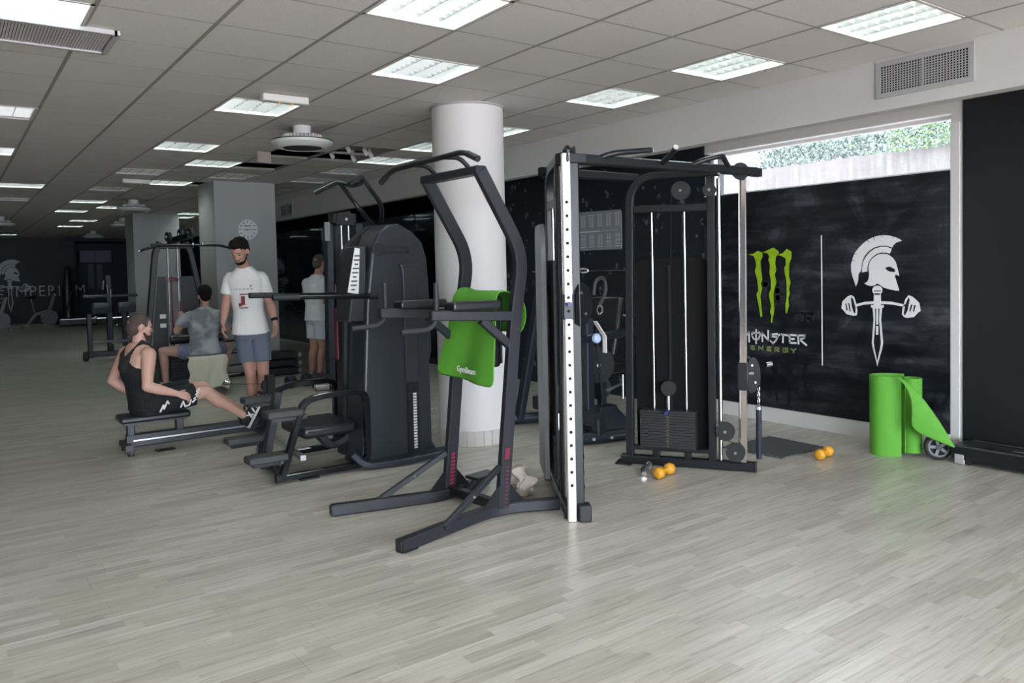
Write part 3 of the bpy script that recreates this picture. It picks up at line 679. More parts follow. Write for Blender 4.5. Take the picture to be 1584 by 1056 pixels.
# ---- assisted chin and dip machine with moulded weight-stack cover
def assisted():
    T = thing('assisted_chin_machine', 'black assisted chin-up machine with rounded weight cover, knee pad and four steps', 'exercise machine', (2.5, 5.85, 0))
    yn, yf = 5.47, 6.22; dx = .07
    sh = [(2.50, .02), (2.535, .10), (2.56, .62), (2.60, 1.25), (2.655, 1.66), (2.715, 1.80), (2.80, 1.87), (2.90, 1.875), (3.02, 1.81), (3.10, 1.73), (3.14, 1.60), (3.165, 1.2), (3.165, .85), (3.145, .78), (3.15, .12), (3.19, .06), (3.19, .02)]
    body = build('weight_cover', MB().prism([(x, 5.48, z) for x, z in sh], (0, .30, 0)), mat('moulded_cover', (.020, .023, .030), .36, bump=(90, .08)), T, bevel=.022, seg=3, smooth=40)
    # raised rib, slot with stack numbers, name plate
    build('rib', MB().prism([(2.915, 5.462, .62), (3.035, 5.462, .62), (3.045, 5.462, 1.50), (3.07, 5.462, 1.56), (2.885, 5.462, 1.56), (2.905, 5.462, 1.50)], (0, .03, 0)), M_CHAR, body, bevel=.012)
    build('stack_slot', MB().box((2.975, 5.474, .33), (.10, .012, .56)), M_HOLE, body, smooth=0)
    for k in range(20):
        build('weight_plate', MB().box((2.975, 5.4675, .10+k*.0225), (.085, .012, .018)), M_BLACK, body, smooth=0)
        build('number_tag', MB().box((2.985, 5.461, .10+k*.0225), (.030, .006, .015)), M_PAPER, body, smooth=0)
    c_ = [(2.71+.05*math.cos(a), 5.466, 1.675+.05*math.sin(a)) for a in [PI*.12+q*(2*PI-.24*PI)/14 for q in range(15)]]
    np_ = build('name_plate', MB().prism([(2.745, 5.466, 1.705)]+c_[1:-1]+[(2.745, 5.466, 1.645), (2.98, 5.466, 1.645), (2.98, 5.466, 1.70)], (0, .02, 0)), M_BLACK, body, bevel=.004)
    em_ = MB()
    for k in range(8): em_.box((2.785+k*.024, 5.4645, 1.67), (.011, .002, .026 if k % 3 else .034))
    build('embossed_marks', em_, M_CHAR, np_, smooth=0)
    # foot skid at the base
    build('base_skid', MB().rect(fil([(2.47, 5.50, .13), (2.54, 5.46, .035), (2.75, 5.42, .03), (3.25, 5.38, .05)], .1), .16, .045), M_NAVY, T)
    build('floor_tray', MB().box((2.88, 5.45, .012), (.55, .14, .02), rz=-.08), mat('pale_tray', (.5, .51, .5), .3), T)
    # front narrow cover with instruction sheet
    build('front_cover', MB().prism([(2.47, 5.53, 1.12), (2.62, 5.53, 1.12), (2.64, 5.53, 1.70), (2.56, 5.53, 1.70)], (0, .26, 0)), M_CHAR, T, bevel=.012)
    build('front_column', MB().rect(fil([(2.56, 5.86, .05), (2.60, 5.86, 1.66), (2.85, 5.86, 1.84)], .18), .13, .09, up=(1, 0, 0)), M_BLACK, T)
    build('red_strip', MB().box((2.485, 5.80, 1.02), (.012, .05, .40)), M_RED, T)
    # side guards: looped tubes
    for s, yy in ((0, yn), (1, yf)):
        X = lambda x: x+dx*s
        g = build('side_guard', MB().rect(fil([(X(1.86), yy, .04), (X(1.90), yy, .05), (X(2.075), yy, .575), (X(2.22), yy, .60), (X(2.57), yy, .60), (X(2.57), yy, .04), (X(1.86), yy, .04)], .1), .045, .055, up=(0, 1, 0)), M_BLACKG, T)
        build('floor_pad', MB().box((X(2.1), yy, .006), (.14, .06, .012)), M_RUBBER, g)
        build('end_cap', MB().box((X(1.86), yy, .04), (.012, .055, .06)), M_RUBBER, g)
        # steps
        for (x, z, l) in ((1.93, .50, .26), (1.80, .195, .28)):
            st = build('step', MB().box((X(x), yy+.03, z), (l, .15, .05)), M_GREYRUB, T, bevel=.012)
            build('step_bracket', MB().box((X(x+.04), yy+.03, z-.04), (l, .05, .03)), M_BLACK, st)
            build('step_arm', MB().rect([(X(x+l/2-.05), yy+.01, z-.04), (X(1.90+z*.33), yy, z-.04)], .04, .03), M_BLACK, st)
    build('step_post', MB().rect([(1.90, 5.86, .03), (2.02, 5.86, .60)], .06, .06, up=(1, 0, 0)), M_BLACK, T)
    build('cross_tube', MB().rect([(1.93, yn, .04), (2.0, yf, .04)], .05, .05), M_BLACK, T)
    build('cross_tube', MB().rect([(2.06, yn, .16), (2.12, yf, .16)], .04, .04), M_STEEL, T)
    kp = build('knee_pad', MB().box((2.31, 5.80, .315), (.42, .50, .09)), M_PAD, T, bevel=.03, seg=3)
    build('knee_arm', MB().rect(fil([(2.30, 5.80, .26), (2.40, 5.80, .14), (2.55, 5.80, .20)], .06), .10, .06), M_BLACK, kp)
    build('chrome_sleeve', MB().cyl((2.22, 5.60, .64), (2.32, 5.60, .64), .028, 14), M_CHROME, T)
    build('label_sticker', MB().box((2.12, 5.62, .195), (.10, .05, .002)), M_PAPER, T)
    # dip handles
    for s, yy in ((0, 5.47), (1, 6.22)):
        X = lambda x: x+dx*s
        h = build('dip_handle', MB().tube([(X(1.88), yy, 1.336), (X(2.66), yy, 1.315)], .018, 14), M_BLACKG, T)
        build('rubber_grip', MB().tube([(X(1.875), yy, 1.336), (X(2.07), yy, 1.331)], .023, 14), M_RUBBER, h)
        build('end_plug', MB().cyl((X(2.62), yy-.0, 1.316), (X(2.685), yy, 1.3145), .025, 14), M_BLACK, h)
    # wavy chin-up bar on two curved stems
    for (a, b) in ((5.60, 0), (6.02, 1)):
        build('chin_stem', MB().tube(fil([(2.86+.03*b, a+(.13 if b == 0 else -.13), 1.87), (2.84, a+.03, 2.02), (2.65, a, 2.235)], .12), .019, 14), M_BLACKG, T)
    bar = fil([(2.47, 5.45, 2.155), (2.635, 5.56, 2.235), (2.70, 5.72, 2.20), (2.70, 5.90, 2.20), (2.66, 6.06, 2.25), (2.50, 6.18, 2.16)], .05)
    build('chin_bar', MB().tube(bar, .018, 14), M_BLACK, T)
    # laminated instruction sheet hanging at the front edge
    sheet = thing('instruction_sheet', 'white laminated instruction sheet hanging at the edge of the assisted machine', 'sheet', (2.50, 5.52, 1.33))
    build('page', MB().prism([(2.465, 5.515, 1.35), (2.555, 5.515, 1.335), (2.575, 5.515, 1.68), (2.535, 5.515, 1.69)], (0, .004, 0)), M_PAPER, sheet, smooth=0)
    ink = MB()
    for k in range(9):
        z = 1.37+k*.032; x = 2.478+k*.0055; ink.box((x+.032, 5.5135, z), (.05-.02*(k % 3 == 0), .002, .012))
    build('print', ink, M_INK, sheet, smooth=0)
assisted()
# ================================================================== prints on the mural and the end wall
EM_W=[[[3.255,1.659],[3.284,1.677],[3.322,1.692],[3.367,1.705],[3.418,1.71],[3.487,1.7],[3.54,1.677],[3.576,1.653],[3.617,1.618],[3.66,1.568],[3.681,1.517],[3.694,1.466],[3.691,1.414],[3.682,1.374],[3.664,1.328],[3.651,1.285],[3.637,1.311],[3.628,1.345],[3.625,1.391],[3.604,1.419],[3.6,1.447],[3.591,1.498],[3.57,1.543],[3.535,1.581],[3.488,1.61],[3.43,1.623],[3.384,1.621],[3.334,1.605],[3.323,1.624],[3.3,1.645],[3.262,1.653]],[[3.595,1.405],[3.593,1.447],[3.582,1.498],[3.558,1.537],[3.523,1.575],[3.476,1.604],[3.424,1.615],[3.379,1.612],[3.337,1.594],[3.354,1.556],[3.385,1.564],[3.424,1.567],[3.465,1.557],[3.505,1.53],[3.535,1.491],[3.547,1.447],[3.547,1.413]],[[3.407,1.558],[3.362,1.546],[3.329,1.52],[3.306,1.487],[3.293,1.443],[3.276,1.372],[3.307,1.386],[3.312,1.366],[3.296,1.317],[3.277,1.254],[3.307,1.254],[3.363,1.265],[3.408,1.278],[3.443,1.303],[3.463,1.311],[3.486,1.295],[3.518,1.289],[3.548,1.297],[3.574,1.311],[3.548,1.328],[3.536,1.351],[3.532,1.39],[3.538,1.446],[3.526,1.491],[3.5,1.524],[3.459,1.55]],[[3.417,1.256],[3.42,1.241],[3.43,1.228],[3.444,1.219],[3.461,1.216],[3.478,1.219],[3.493,1.227],[3.502,1.24],[3.506,1.255],[3.502,1.271],[3.493,1.284],[3.478,1.292],[3.461,1.295],[3.444,1.292],[3.43,1.284],[3.42,1.271]],[[3.491,1.229],[3.431,1.23],[3.43,1.136],[3.406,1.137],[3.407,1.115],[3.42,1.11],[3.43,1.012],[3.413,0.822],[3.421,0.775],[3.464,0.623],[3.503,0.77],[3.511,0.816],[3.495,1.01],[3.503,1.108],[3.517,1.112],[3.518,1.134],[3.493,1.135]],[[3.649,1.136],[3.578,1.156],[3.491,1.164],[3.491,1.143],[3.578,1.133],[3.649,1.114]],[[3.43,1.165],[3.339,1.163],[3.228,1.142],[3.228,1.123],[3.339,1.14],[3.43,1.144]],[[3.784,1.098],[3.773,1.157],[3.728,1.199],[3.695,1.213],[3.667,1.2],[3.646,1.139],[3.637,1.079],[3.642,1.041],[3.671,1.036],[3.707,1.042],[3.736,1.048],[3.766,1.082]],[[3.105,1.095],[3.117,1.158],[3.142,1.183],[3.17,1.207],[3.202,1.218],[3.228,1.187],[3.251,1.116],[3.257,1.064],[3.241,1.042],[3.215,1.034],[3.158,1.045],[3.126,1.081]]]
EM_B=[[[3.394,1.439],[3.374,1.447],[3.351,1.449],[3.312,1.427],[3.315,1.405],[3.351,1.408],[3.374,1.417]],[[3.481,1.103],[3.478,1.011],[3.493,0.817],[3.486,0.771],[3.464,0.666],[3.44,0.774],[3.432,0.821],[3.447,1.012],[3.443,1.104]],[[3.696,1.196],[3.674,1.179],[3.653,1.105],[3.655,1.058],[3.671,1.064],[3.685,1.111]],[[3.721,1.148],[3.71,1.138],[3.696,1.077],[3.707,1.07]],[[3.747,1.14],[3.737,1.137],[3.725,1.083],[3.735,1.079]],[[3.202,1.201],[3.193,1.182],[3.209,1.098],[3.232,1.052],[3.241,1.071],[3.228,1.142]],[[3.183,1.143],[3.17,1.144],[3.187,1.086],[3.196,1.089]],[[3.157,1.141],[3.145,1.138],[3.158,1.087],[3.167,1.087]],[[3.489,1.252],[3.431,1.253],[3.431,1.246],[3.489,1.245]]]
EM_W2=[[[3.471,1.104],[3.452,1.104],[3.453,0.972],[3.471,0.971]],[[3.473,0.958],[3.453,0.959],[3.453,0.886],[3.474,0.885]]]
CLAWS=[[[4.745,1.588],[4.681,1.593],[4.635,1.618],[4.582,1.602],[4.582,1.56],[4.605,1.523],[4.601,1.456],[4.585,1.35],[4.603,1.305],[4.586,1.267],[4.609,1.184],[4.589,0.996],[4.611,0.991],[4.632,1.115],[4.654,1.206],[4.631,1.244],[4.643,1.343],[4.669,1.426],[4.655,1.471],[4.659,1.525],[4.681,1.571]],[[4.577,1.602],[4.511,1.626],[4.463,1.643],[4.416,1.615],[4.399,1.596],[4.434,1.557],[4.443,1.498],[4.431,1.438],[4.449,1.394],[4.432,1.32],[4.454,1.261],[4.464,1.209],[4.457,1.067],[4.47,1.0],[4.484,0.94],[4.497,0.947],[4.488,0.999],[4.505,1.044],[4.491,1.096],[4.516,1.208],[4.489,1.268],[4.493,1.342],[4.505,1.41],[4.5,1.484],[4.517,1.529],[4.508,1.566],[4.529,1.593]],[[4.417,1.575],[4.357,1.591],[4.319,1.627],[4.269,1.6],[4.27,1.545],[4.291,1.495],[4.296,1.429],[4.296,1.371],[4.28,1.32],[4.298,1.262],[4.29,1.218],[4.307,1.174],[4.299,1.108],[4.325,1.031],[4.337,1.049],[4.337,1.122],[4.323,1.188],[4.323,1.262],[4.326,1.342],[4.342,1.408],[4.346,1.452],[4.329,1.481],[4.332,1.539],[4.366,1.559]]]
MON=[[[4.829,0.742],[4.818,0.839],[4.782,0.789],[4.744,0.843],[4.742,0.748]],[[4.661,0.867],[4.663,0.74]],[[4.706,0.839],[4.711,0.809],[4.69,0.779],[4.663,0.771],[4.635,0.782],[4.617,0.819],[4.623,0.844],[4.662,0.834],[4.706,0.839]],[[4.591,0.762],[4.593,0.84],[4.526,0.774],[4.527,0.864]],[[4.429,0.839],[4.493,0.831],[4.493,0.813],[4.424,0.81],[4.442,0.779],[4.477,0.749],[4.5,0.77]],[[4.412,0.828],[4.395,0.839],[4.319,0.833]],[[4.364,0.835],[4.368,0.766]],[[4.23,0.838],[4.299,0.839],[4.295,0.766],[4.231,0.767]],[[4.297,0.802],[4.25,0.803]],[[4.204,0.764],[4.209,0.837],[4.141,0.843],[4.146,0.816],[4.195,0.804],[4.125,0.756]]]
ENE=[[[4.682,0.711],[4.721,0.708],[4.722,0.677],[4.679,0.678]],[[4.721,0.693],[4.685,0.694]],[[4.634,0.678],[4.633,0.711],[4.592,0.681],[4.588,0.714]],[[4.497,0.713],[4.541,0.71],[4.542,0.677],[4.498,0.678]],[[4.541,0.693],[4.503,0.695]],[[4.454,0.676],[4.454,0.711],[4.411,0.711],[4.414,0.696],[4.451,0.691],[4.411,0.677]],[[4.317,0.713],[4.362,0.71],[4.368,0.69],[4.363,0.675],[4.318,0.679],[4.318,0.696],[4.343,0.694]],[[4.278,0.711],[4.256,0.695],[4.232,0.714]],[[4.256,0.695],[4.257,0.676]]]

MX = 6.256
mural = thing('mural_panel', 'tall glossy black printed mural with claw logo and white helmet emblem', 'wall panel', (X1-.01, 4.0, .14))
build('board', MB().box(((X1+MX)/2-.0005, (2.887+5.28)/2, (.143+2.18)/2), (X1-MX-.001, 5.28-2.887, 2.18-.143)), M_MURAL, mural, smooth=0)
def flat(polys, m, parent, name, fn, th):
    bm_ = MB()
    for p in polys: bm_.prism([fn(*q) for q in p], th)
    return build(name, bm_, m, parent, smooth=0)
on = lambda k: (lambda y, z: V((MX-.001-.001*k, y, z)))
TH = V((-.0005, 0, 0))
def letters(lines, groups, wd, fn, m, parent):
    for gp in groups: strokes([lines[k] for k in gp], wd, fn, m, parent, 'letter')
def strokes(lines, wd, fn, m, parent, name, th=TH):
    bm_ = MB(); e = V(th)
    for ln in lines:
        for a, b in zip(ln, ln[1:]):
            a2, b2 = V((a[0], a[1])), V((b[0], b[1])); d = (b2-a2).normalized(); n = V((-d.y, d.x))*wd/2; a2 -= d*wd*.4; b2 += d*wd*.4
            bm_.prism([fn(*q) for q in (a2+n, a2-n, b2-n, b2+n)], e)
    return build(name, bm_, m, parent, smooth=0)
emb = flat(EM_W, M_PRINTW, mural, 'helmet_and_sword_print', on(1), TH)
flat(EM_B, M_PRINTK, mural, 'emblem_dark_detail', on(2), TH); flat(EM_W2, M_PRINTW, mural, 'sword_ridge_print', on(3), TH)
cut = MB()
for p in ((3.42, 1.71, 3.418, 1.685), (3.545, 1.675, 3.527, 1.65), (3.49, 1.70, 3.483, 1.665), (3.66, 1.565, 3.64, 1.555), (3.682, 1.51, 3.662, 1.506), (3.325, 1.69, 3.328, 1.677)):
    a, b = V((p[0], p[1])), V((p[2], p[3])); d = (b-a).normalized(); n = V((-d.y, d.x))*.003
    cut.prism([on(2)(*q) for q in (a+n, a-n, b-n*.3, b+n*.3)], TH)
build('crest_notches', cut, M_PRINTK, mural, smooth=0)
flat([[(3.974, .585), (3.962, .585), (3.962, 1.735), (3.974, 1.735)]], M_PRINTW, mural, 'divider_line_print', on(1), TH)
def grow(p, k): 
    c = V((sum(q[0] for q in p)/len(p), sum(q[1] for q in p)/len(p))); return [(q[0]+(k if q[0] > c.x else -k), q[1]+(k if q[1] > c.y else -k)) for q in p]
flat([grow(c, .014) for c in CLAWS], M_PRINTK, mural, 'claw_shadow_print', on(1), TH)
flat(CLAWS, M_PRINTG, mural, 'claw_logo_print', on(2), TH)
letters(MON, ((0,), (1, 2), (3,), (4,), (5, 6), (7, 8), (9,)), .0175, on(2), M_PRINTW, mural); letters(ENE, ((0, 1), (2,), (3, 4), (5,), (6,), (7, 8)), .0105, on(2), M_PRINTO, mural)
for c in CLAWS: flat([[(y-.17, (z-.946)*.72+.16) for y, z in c]], M_PRINTD, mural, 'dark_claw_print', on(0), TH)
M_PRINTF = mat('faint_grey_print', (.030, .030, .037), .4)
for (dy, dz, k, gps) in ((.33, .42, 1.9, ((5, 6), (7, 8))), (-.52, .22, .75, ((0,), (1, 2), (3,)))):
    for gp in gps: strokes([[((y-4.52)*k+4.52+dy, (z-.78)*k+.78+dz) for y, z in MON[q]] for q in gp], .026*k, on(-.5), M_PRINTF, mural, 'faint_letter')
# end wall emblem and letters
sign = thing('wall_lettering', 'pale helmet emblem and gym name on the charcoal end wall', 'wall sign', (2.2, Y1-.01, 1.2))
EO = 3.481; ES = 1.62; EX = 1.735; EZ = .62
fw = lambda k: (lambda y, z: V((EX+(EO-y)*ES, Y1-.004-.002*k, (z-EZ)*ES+.42)))
TB = V((0, -.0015, 0))
flat(EM_W, M_WALLPRINT, sign, 'emblem', fw(0), TB); flat(EM_B, M_PRINTK, sign, 'emblem_dark_detail', fw(1), TB)
text('MPERIUM', .53, (1, 0, 0), (0, -1, 0), (1.90, Y1-.004, .93), M_WALLPRINT, sign, 'lettering', off=-.004, ext=.001, spacing=1.15, sx=.87)
text('GYM', .30, (0, 0, 1), (0, -1, 0), (1.60, Y1-.004, .72), M_WALLPRINT, sign, 'lettering', off=0, ext=.001)
# exercise chart on the patterned wall
ch = thing('exercise_chart', 'grey wall chart of exercise columns behind the cable machine', 'wall chart', (X1-.02, 6.95, 1.70))
cp = fil([(X1-.012, 6.49, 1.95), (X1-.012, 6.49, 2.15), (X1-.012, 7.42, 2.17), (X1-.012, 7.42, 1.70), (X1-.012, 6.49, 1.70), (X1-.012, 6.49, 1.95)], .04, 4)[:-1]
build('board', MB().prism(cp, (.011, 0, 0)), mat('chart_grey', (.27, .29, .31), .5), ch, smooth=0)
ln = MB()
for c in range(6):
    y = 6.56+c*.148
    for rw_ in (0, 1):
        for k in range(9):
            ln.box((X1-.0128, y+.012, 2.095-rw_*.215-k*.0145), (.001, .03, .006)); ln.box((X1-.0128, y-.032, 2.095-rw_*.215-k*.0145), (.001, .028, .006))
        ln.box((X1-.0128, y-.008, 2.115-rw_*.375), (.001, .10, .007))
ln.box((X1-.0128, 6.95, 1.922), (.001, .80, .004)).box((X1-.0128, 7.05, 1.922), (.001, .40, .016))
build('print', ln, mat('chart_print', (.70, .72, .73), .6), ch, smooth=0)
struct('trim_3', MB().box((X1-.006, 7.3, 1.455), (.012, 1.75, .012)), M_STEEL, 'thin metal edge strip on the patterned wall', 'trim', smooth=0)
# mirrors along the far right wall
for k, (a, b) in enumerate(((9.32, 11.3), (11.32, 13.3), (13.32, 15.3), (15.32, 17.3), (17.32, 19.3), (19.32, 21.3))):
    mr = build('wall_mirror', MB().box((X1-.0, (a+b)/2, 1.40), (.02, b-a, 2.6)), M_MIRROR, None, smooth=0, org=(X1, (a+b)/2, .1))
    fin(mr, ['dark wall mirror nearest the patterned wall', 'dark wall mirror behind the man in white shorts', 'dark wall mirror left of the man in white shorts', 'dark wall mirror beside the clock column', 'dark wall mirror seen past the left side of the clock column', 'farthest dark wall mirror of the row'][k], 'mirror', 'mirrors on the right wall')
# wall clock
ck = thing('wall_clock', 'round white wall clock on the grey square column', 'clock', (3.775, 12.04, 2.13))
CK = V((3.775, 12.045, 2.19))
build('face', MB().lathe([(.006, .0), (.148, 0), (.148, -.02), (.006, -.02)], CK, (0, 1, 0), 40), mat('clock_face', (.72, .73, .72), .5), ck)
build('rim', MB().lathe([(.142, -.03), (.152, -.03), (.154, 0), (.142, 0)], CK, (0, 1, 0), 40, ring=True), M_WHITE, ck)
tk = MB()
for k in range(12):
    a = k*PI/6; d = V((math.sin(a), 0, math.cos(a))); tk.box(CK+d*.115-V((0, .021, 0)), (.014, .002, .030), R=Matrix.Rotation(a, 3, 'Y'))
tk.box(CK+V((0, -.021, .055)), (.10, .002, .016))
build('hour_marks', tk, mat('clock_grey', (.16, .17, .17), .6), ck, smooth=0)
build('hand', MB().box(CK+V((.05, -.023, .002)), (.12, .002, .008)), M_INK, ck, smooth=0); build('hand', MB().box(CK+V((-.03, -.024, -.006)), (.07, .002, .010)), M_INK, ck, smooth=0)
# ================================================================== ceiling fixtures
def light_fixture(i, j, lit, label):
    x, y = (cx(i)+cx(i+1))/2, (cyy(j)+cyy(j+1))/2
    T = thing('ceiling_light', label, 'ceiling light', (x, y, H), 'square louvre ceiling lights' if lit else 'unlit louvre ceiling lights')
    h = .288; z = H
    tr = MB()
    for a, b, c, d in ((-h, 0, .006, 2*h), (h, 0, .006, 2*h), (0, -h, 2*h, .006), (0, h, 2*h, .006)): tr.box((x+a, y+b, z+.05), (c, d, .10))
    build('housing', tr, M_WHITE, T, smooth=0)
    build('reflector', MB().box((x, y, z+.098), (2*h, 2*h, .004)), M_LOUVRE, T, smooth=0)
    for k in range(4):
        xx = x-h+2*h*(k+.5)/4; build('lamp_tube', MB().cyl((xx, y-h+.01, z+.068), (xx, y+h-.01, z+.068), .013, 8), M_LAMP if lit else M_LAMPOFF, T)
    lv = MB()
    for k in range(1, 4):                                     # lengthways blades
        xx = x-h+2*h*k/4; lv.prism([(xx-.022, y-h, z+.055), (xx, y-h, z+.004), (xx+.022, y-h, z+.055)], (0, 2*h, 0))
    for k in range(1, 8):
        yy = y-h+2*h*k/8; lv.prism([(x-h, yy-.014, z+.05), (x-h, yy, z+.006), (x-h, yy+.014, z+.05)], (2*h, 0, 0))
    build('louvre', lv, M_LOUVRE, T, smooth=0)
    fr_ = MB()
    for a, b, c, d in ((-h, 0, .02, 2*h+.02), (h, 0, .02, 2*h+.02), (0, -h, 2*h+.02, .02), (0, h, 2*h+.02, .02)): fr_.box((x+a, y+b, z+.0), (c, d, .008))
    build('rim', fr_, M_WHITE, T, smooth=0)
    return T
M_LAMP = emis('lamp_diffuser', (.86, 1.0, .96), LAMP); M_LAMPOFF = mat('unlit_diffuser', (.55, .48, .48), .6)
M_LOUVRE = mat('bright_aluminium_louvre', (.86, .88, .88), .22, metal=.6)
LBL = {(2, 0): 'large lit louvre ceiling light at the top edge left of centre', (3, 2): 'lit louvre ceiling light just in front of the round white column', (6, 2): 'lit louvre ceiling light beside the bulkhead, right of the round column',
       (6, 0): 'lit louvre ceiling light beside the bulkhead, left of the wall air grille', (6, -2): 'lit louvre ceiling light above the wall air grille at top right', (2, 5): 'lit louvre ceiling light next to the emergency lamp', (-1, 2): 'lit louvre ceiling light in the top left corner beside the slatted air grille',
       (2, 9): 'lit louvre ceiling light left of the big disc lamp', (3, 11): 'lit louvre ceiling light below and left of the big disc lamp', (-1, 11): 'lit louvre ceiling light cut by the left picture edge', (6, 5): 'lit louvre ceiling light peeking out right of the round column',
       (6, 7): 'lit louvre ceiling light peeking out left of the round column', (6, 9): 'lit louvre ceiling light beside the open ceiling cells', (3, 15): 'lit louvre ceiling light right of the farther emergency lamp', (0, 17): 'lit louvre ceiling light above the end wall emblem',
       (2, 21): 'small distant lit ceiling light left of the second disc lamp', (3, 23): 'small distant lit ceiling light touching the rim of the second disc lamp', (2, 25): 'small distant lit ceiling light beside two others, leftmost of the cluster', (6, 25): 'distant lit ceiling light seen between the two square columns, upper of a pair', (6, 27): 'distant lit ceiling light seen between the two square columns, lower of a pair',
       (3, 30): 'tiny distant lit ceiling light second nearest the end wall recess', (3, 34): 'tiny distant lit ceiling light nearest the end wall recess', (1, 42): 'tiny lit ceiling light right above the end wall lettering'}
DLBL = {(-1, 7): 'unlit pinkish louvre ceiling light at the left picture edge', (0, 21): 'unlit louvre ceiling light in front of the end wall emblem', (2, 13): 'unlit louvre ceiling light left of the farther emergency lamp', (2, 17): 'unlit louvre ceiling light behind the farther emergency lamp', (4, 13): 'unlit louvre ceiling light in front of the clock column', (6, 11): 'unlit louvre ceiling light beside the bulkhead above the chin-up bar', (6, 13): 'unlit louvre ceiling light beside the bulkhead right of the clock column'}
for c in sorted(LIT): 
    if c[0] > -6 and cyy(c[1]) > Y0: light_fixture(*c, True, LBL.get(c, 'small distant lit louvre ceiling light at the far end' if c[1] > 15 else 'added louvre ceiling light out of view, brightening the near room'))
for c in sorted(DIM): light_fixture(*c, False, DLBL.get(c, 'unlit louvre ceiling light seen edge-on far back'))
# twin lamps of a fixture with one dark bay are covered by the louvre blades
def disc_lamp(x, y, label):
    T = thing('disc_lamp', label, 'ceiling lamp', (x, y, H), 'round disc lamps hanging from the ceiling'); c = V((x, y, H)); r = .285
    build('mount', MB().lathe([(.075, 0), (.085, -.005), (.082, -.085), (.075, -.09)], c, seg=28), M_WHITE, T)
    build('heat_sink', MB().lathe([(.02, -.085), (.15, -.088), (.172, -.12), (.18, -.135), (.02, -.135)], c, seg=40), mat('lamp_grey', (.42, .42, .41), .4), T)
    for k in range(32):
        a = 2*PI*k/32; d = V((math.cos(a), math.sin(a), 0)); build('fin', MB().box(c+d*.168-V((0, 0, .112)), (.036, .008, .042), rz=a), M_WHITE, T, smooth=0)
    build('seal_ring', MB().lathe([(.17, -.132), (r+.003, -.141), (r+.003, -.150), (.17, -.150)], c, seg=48, ring=True), M_BLACK, T)
    build('shade', MB().lathe([(.17, -.149), (r, -.150), (r-.004, -.172), (r-.035, -.200), (r-.085, -.215), (r-.10, -.21), (r-.108, -.185), (.17, -.17)], c, seg=48, ring=True), mat('lamp_shade_white', (.66, .66, .63), .35), T)
    build('lens', MB().lathe([(.004, -.203), (.180, -.203), (.180, -.211), (.004, -.211)], c, seg=40), M_CHAR, T)
    return T
dl = disc_lamp(cx(3.55), cyy(6.54), 'large round disc lamp hanging above the assisted machine')
dup(dl, (cx(3.59), cyy(20.49), H), 'round disc lamp hanging below the farther emergency lamp')
dup(dl, (cx(4.63), cyy(28.54), H), 'distant disc lamp hanging left of the farther square column')
dup(dl, (cx(4.9), cyy(38.2), H), 'farthest disc lamp hanging before the dark recess')
dup(dl, (cx(.61), cyy(29.0), H), 'distant disc lamp cut by the left picture edge')
def emergency(x, y, label):
    T = thing('emergency_lamp', label, 'emergency lamp', (x, y, H), 'emergency lamps')
    build('body', MB().box((x, y, H-.035), (.37, .09, .06)), M_WHITE, T, bevel=.012)
    for q in (-.05, .05): build('indicator', MB().cyl((x+q, y-.02, H-.065), (x+q, y-.02, H-.08), .010, 10), mat('amber', (.8, .4, .1), .4), T)
emergency(cx(2.56), cyy(4.55), 'slim white emergency lamp beside the lit panel near the disc lamp'); emergency(cx(2.66), cyy(14.97), 'slim white emergency lamp farther back on the left')
# slatted air grille on the ceiling and the grille on the bulkhead, small far one
ag = thing('ceiling_air_grille', 'long slatted metal air grille on the ceiling at top left', 'air grille', (.3, 5.2, H))
gx0, gx1, gy0, gy1, gz = -.75, .86, 4.985, 5.435, H-.05
fm = MB(); fm.box(((gx0+gx1)/2, gy0, H-.012), (gx1-gx0, .03, .026)).box(((gx0+gx1)/2, gy1, H-.012), (gx1-gx0, .03, .026)).box((gx1, (gy0+gy1)/2, H-.012), (.03, gy1-gy0+.03, .026)).box((gx0, (gy0+gy1)/2, H-.012), (.03, gy1-gy0+.03, .026))
build('frame', fm, mat('grille_frame', (.55, .54, .55), .4), ag, smooth=0)
build('divider', MB().box((.26, (gy0+gy1)/2, H-.016), (.014, gy1-gy0, .014)), M_BLACK, ag, smooth=0)
build('backing', MB().box(((gx0+gx1)/2, (gy0+gy1)/2, H-.003), (gx1-gx0, gy1-gy0, .003)), M_GRID, ag, smooth=0)
for k in range(100):
    xx = gx0+.03+k*(gx1-gx0-.06)/99
    build('slat', MB().box((xx, (gy0+gy1)/2, H-.013), (.011, gy1-gy0-.03, .005), R=Matrix.Rotation(.25, 3, 'Y')), mat('grille_slat', (.70, .66, .68), .4), ag, smooth=0)
def wall_grille(x, y0, y1, z0, z1, nv, nh, label):
    T = thing('wall_air_grille', label, 'air grille', (x, (y0+y1)/2, z0), 'air grilles on the bulkhead'); b = .035; f_ = MB()
    f_.box((x-.006, (y0+y1)/2, z0+b/2), (.014, y1-y0, b)).box((x-.006, (y0+y1)/2, z1-b/2), (.014, y1-y0, b)).box((x-.006, y0+b/2, (z0+z1)/2), (.014, b, z1-z0-2*b)).box((x-.006, y1-b/2, (z0+z1)/2), (.014, b, z1-z0-2*b)).box((x-.006, (y0+y1)/2, (z0+z1)/2), (.012, .014, z1-z0-2*b))
    build('frame', f_, M_VENT, T, smooth=0)
    build('backing', MB().box((x-.001, (y0+y1)/2, (z0+z1)/2), (.002, y1-y0-.02, z1-z0-.02)), M_HOLE, T, smooth=0)
    for k in range(1, nv): build('blade', MB().box((x-.005, y0+b+(y1-y0-2*b)*k/nv, (z0+z1)/2), (.008, .0055, z1-z0-2*b)), M_VENT, T, smooth=0)
    for k in range(1, nh): build('blade', MB().box((x-.006, (y0+y1)/2, z0+b+(z1-z0-2*b)*k/nh), (.008, y1-y0-2*b, .0055)), M_VENT, T, smooth=0)
